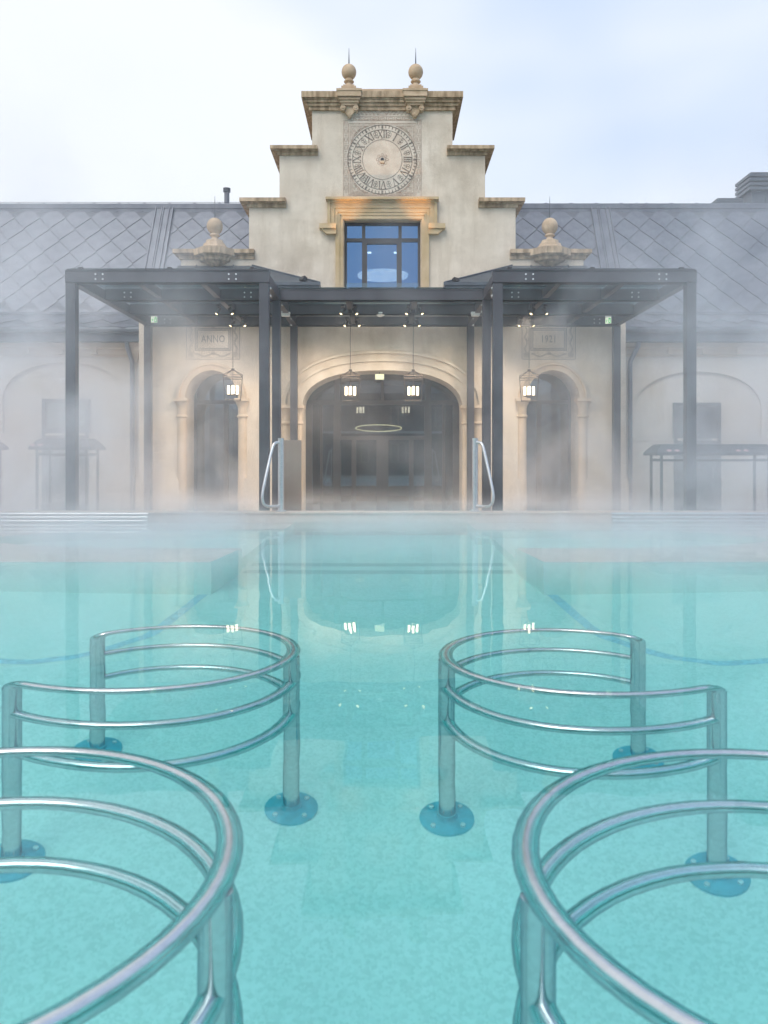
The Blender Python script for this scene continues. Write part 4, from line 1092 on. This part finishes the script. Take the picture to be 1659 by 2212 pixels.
# covered high tables
def table(x0, x1, y, zt, label, marks):
    t_ = thing('covered_table', label, 'table', ((x0+x1)/2, y, -.28), 'covered tables along the wing walls')
    h = zt+.28; w_ = (x1-x0)/2; dp = .38; ch = .2
    r0 = [(-w_, -dp, h-ch), (w_, -dp, h-ch), (w_, dp, h-ch), (-w_, dp, h-ch)]
    r1 = [(-w_+.0, -dp, h-ch+.05), (w_, -dp, h-ch+.05), (w_, dp, h-ch+.05), (-w_, dp, h-ch+.05)]
    r2 = [(-w_+.13, -dp+.16, h), (w_-.13, -dp+.16, h), (w_-.13, dp-.16, h), (-w_+.13, dp-.16, h)]
    bevel(MB().loft([r0, r1, r2]).build('cover', 'fabric', t_), .012)
    for sx in (-1, 1):
        for sy in (-1, 1):
            MB().box(sx*(w_-.12)-.02, sx*(w_-.12)+.02, sy*.28-.02, sy*.28+.02, 0, h-ch+.01).build('leg', 'black', t_)
        MB().box(sx*(w_-.12)-.015, sx*(w_-.12)+.015, -.26, .26, h-ch-.1, h-ch-.06).build('end_rail', 'black', t_)
    for sy in (-1, 1): MB().box(-w_+.14, w_-.14, sy*.28-.015, sy*.28+.015, h-ch-.11, h-ch-.07).build('side_rail', 'black', t_)
    for mx in marks:
        m_ = MB()
        for dx in (-.07, .07):
            m_.add([(mx+dx+.05*math.cos(u), -dp+.028+.018*math.sin(u)-.006, h-ch+.085+.02*math.sin(u)) for u in [2*math.pi*j/12 for j in range(12)]], [tuple(range(12))])
        m_.build('pink_print', 'pink', t_)
TY = 14.6; TB = 14.95
table(ax(98, TB), ax(228, TB), TY, az(948, TY), 'short grey covered table standing in front of the wing door with a glazed top light', (-.42,))
table(ax(-190, TB), ax(18, TB), TY, az(948, TY), 'grey covered table cut off by the picture edge nearest the white dome camera', ())
table(ax(1390, TB), ax(1640, TB), TY, az(960, TY), 'long grey covered table with two pink marks in front of the plain dark door', (-.78, .45))
table(ax(1657, TB)+.03, ax(1850, TB), TY, az(961, TY), 'grey covered table only just in view beside the long table', ())

# ---------------------------------------------------------------- round rails standing in the water
def ring_rail(cx, cy, rad, a_end0, a_end1, label, posts):
    """C-shaped grab ring, three bars on posts; angles in degrees, measured from +x, going from a_end0 to a_end1"""
    g_ = thing('whirl_ring_rail', label, 'pool rail', (cx, cy, WATER_FLOOR), 'curved steel rails standing in the water')
    D = -WATER_FLOOR
    front = -136 if a_end1 < 0 else 316
    def rr_(a):
        u = max(0., 1-abs(a-front)/62)
        return rad*(1+.155*u*u)
    def arc(z, r_, e0, e1, n=44): return [(rr_(a)*math.cos(R(a)), rr_(a)*math.sin(R(a)), z) for a in [e0+(e1-e0)*k/n for k in range(n+1)]]
    zt, z2, z3 = D-.055, D-.47, D-.87
    pr, br = .038, .0325
    sgn = 1 if a_end1 > a_end0 else -1
    tr = 7*sgn    # the top bar turns down into its end posts
    top = arc(zt, rad, a_end0+tr, a_end1-tr)
    def endbend(a, first):
        p = []
        for k in range(1, 6):
            u = math.pi/2*k/5
            aa = a + (tr if first else -tr)*(1-math.sin(u)); p.append((rr_(aa)*math.cos(R(aa)), rr_(aa)*math.sin(R(aa)), zt-.075*(1-math.cos(u))))
        return p
    e0 = endbend(a_end0, True)[::-1]; e1 = endbend(a_end1, False)
    pts = e0 + top + e1
    k = len(pts); rads = [br + (pr-br)*max(0, 1-min(i, k-1-i)/6) for i in range(k)]
    MB().tube(pts, rads, 14).build('top_bar', 'steel', g_, True)
    for z in (z2, z3): MB().tube(arc(z, rad, a_end0, a_end1), br, 12).build('lower_bar', 'steel', g_, True)
    for i, a in enumerate(posts):
        x, y = rr_(a)*math.cos(R(a)), rr_(a)*math.sin(R(a)); endp = a in (a_end0, a_end1)
        MB().tube([(x,y,0),(x,y,zt-(.07 if endp else .01))], pr, 16).build('post', 'steel', g_, True)
        f_ = MB().lathe([(.125,0),(.125,.012),(.12,.016),(.05,.017),(.045,.022),(.045,.05)], (x,y,0), 28).build('foot_flange', 'flange', g_, True)
        for b_ in range(4):
            u = math.pi/4+math.pi/2*b_; MB().lathe([(.012,.015),(.012,.028)], (x+.095*math.cos(u), y+.095*math.sin(u), 0), 6).build('bolt', 'bolt', f_)
    return g_
ring_rail(CAMX-1.04, 3.77, .60, 140, -136, 'curved steel rail standing in the water on the far left', (140, -4, -136))
ring_rail(CAMX+.855, 3.70, .58, 42, 316, 'curved steel rail standing in the water on the far right', (42, 184, 316))
ring_rail(CAMX-1.085, 1.80, .72, 140, -136, 'large curved steel rail in the near left corner, blurred', (140, -6, -136))
ring_rail(CAMX+1.04, 1.78, .72, 40, 316, 'large curved steel rail in the near right corner, blurred', (40, 186, 316))

# ---------------------------------------------------------------- what stands behind the camera (seen only as reflections)
hl = MB(); nx = 60; rows = 10; vv = []
for j in range(rows+1):
    for i in range(nx+1):
        x = -90+180*i/nx; u = j/rows
        h = (7.5+2.2*math.sin(x*.13)+1.6*math.sin(x*.31+1)+.8*math.sin(x*.9))*math.sin(u*math.pi/2)
        vv.append((x, -38-30*u, GZ-.2+h+random.uniform(-.4, .4)*u))
hl.add(vv, [(j*(nx+1)+i, j*(nx+1)+i+1, (j+1)*(nx+1)+i+1, (j+1)*(nx+1)+i) for j in range(rows) for i in range(nx)])
tag(hl.build('hill', 'hill'), kind='structure')
hs = thing('house', 'brown house with white windows mirrored faintly in the main glass doors', 'house', (1, -30, GZ))
MB().box(-7, 7, -4, 4, 0, 6.2).build('wall', 'house', hs)
MB().loft([[(-7.6,-4.6,6.2),(7.6,-4.6,6.2),(7.6,4.6,6.2),(-7.6,4.6,6.2)], [(-6,-.3,8.2),(6,-.3,8.2),(6,.3,8.2),(-6,.3,8.2)]]).build('roof', 'zinc_edge', hs)
for i in range(5):
    for z in (1.0, 3.7):
        x = -5.6+2.8*i
        f_ = MB().box(x-.6, x+.6, 4.0, 4.06, z, z+1.5).build('window', 'board', hs)
        MB().box(x-.52, x-.05, 4.06, 4.075, z+.08, z+1.42).box(x+.05, x+.52, 4.06, 4.075, z+.08, z+1.42).build('pane', 'frame', f_)
MB().box(-6.8, 6.8, 4.0, 5.0, 3.2, 3.35).build('balcony', 'white', hs)

# ================================================================ STEAM over the pool
m = bpy.data.materials.new('pool_steam'); m.use_nodes = True
t = m.node_tree; t.nodes.clear()
o = t.nodes.new('ShaderNodeOutputMaterial'); pv = t.nodes.new('ShaderNodeVolumePrincipled')
pv.inputs['Color'].default_value = (.95, .955, 1, 1); pv.inputs['Anisotropy'].default_value = .2
tcn = t.nodes.new('ShaderNodeTexCoord'); sp = t.nodes.new('ShaderNodeSeparateXYZ'); t.links.new(tcn.outputs['Object'], sp.inputs[0])
def math_(op, a, b=None, clamp=False):
    n = t.nodes.new('ShaderNodeMath'); n.operation = op; n.use_clamp = clamp
    for i, v_ in enumerate((a, b)):
        if v_ is None: continue
        if isinstance(v_, (int, float)): n.inputs[i].default_value = v_
        else: t.links.new(v_, n.inputs[i])
    return n.outputs[0]
def mapr(v_, a, b, c, d_, smooth=True):
    n = t.nodes.new('ShaderNodeMapRange'); n.interpolation_type = 'SMOOTHSTEP' if smooth else 'LINEAR'
    for i, q in enumerate((a, b, c, d_)): n.inputs[1+i].default_value = q
    t.links.new(v_, n.inputs[0]); return n.outputs[0]
X_, Y_, Z_ = sp.outputs
nA = t.nodes.new('ShaderNodeTexNoise'); nA.inputs['Scale'].default_value = .55; nA.inputs['Detail'].default_value = 5; nA.inputs['Roughness'].default_value = .58; nA.inputs['Distortion'].default_value = 1.1
mpn = t.nodes.new('ShaderNodeMapping'); mpn.inputs['Location'].default_value = (3.1, 1.7, .4); mpn.inputs['Scale'].default_value = (1, .8, .9)
t.links.new(tcn.outputs['Object'], mpn.inputs[0]); t.links.new(mpn.outputs[0], nA.inputs['Vector'])
puff = math_('ADD', mapr(nA.outputs['Fac'], .47, .63, 0.0, 2.4), .22)
absx = math_('ABSOLUTE', X_)
lat = mapr(absx, .9, 4.4, .15, 1.0)
leftx = mapr(X_, -6.0, -3.2, 1.4, .95); lat = math_('MULTIPLY', lat, leftx)
high = math_('MULTIPLY', mapr(Z_, 1.0, 6.6, 1.0, 0.0), puff)
low = math_('MULTIPLY', math_('MULTIPLY', mapr(Z_, 0.0, .45, 1.6, 0.0), mapr(Y_, 10.6, 11.8, 1.0, .32)), math_('ADD', math_('MULTIPLY', puff, .7), .55))
body = math_('ADD', math_('MULTIPLY', high, lat), math_('MULTIPLY', low, mapr(absx, 0.5, 4.0, 1.6, 1.9)))
dep = math_('MULTIPLY', mapr(Y_, 4.6, 9.0, 0.0, 1.0), mapr(Y_, 16.2, 17.9, 1.0, 0.0))
edge = math_('MULTIPLY', mapr(absx, 9, 11.5, 1.0, 0.0), mapr(Z_, 5.2, 6.8, 1.0, 0.0))
den = math_('MULTIPLY', math_('MULTIPLY', body, math_('MULTIPLY', dep, edge)), .13)
t.links.new(den, pv.inputs['Density']); t.links.new(pv.outputs[0], o.inputs['Volume'])
M['steam'] = m
st = tag(MB().box(-12, 12, 4.6, 18.0, .012, 7.0).build('steam', 'steam'), kind='stuff')
cy.volume_step_rate = .6; cy.volume_max_steps = 128
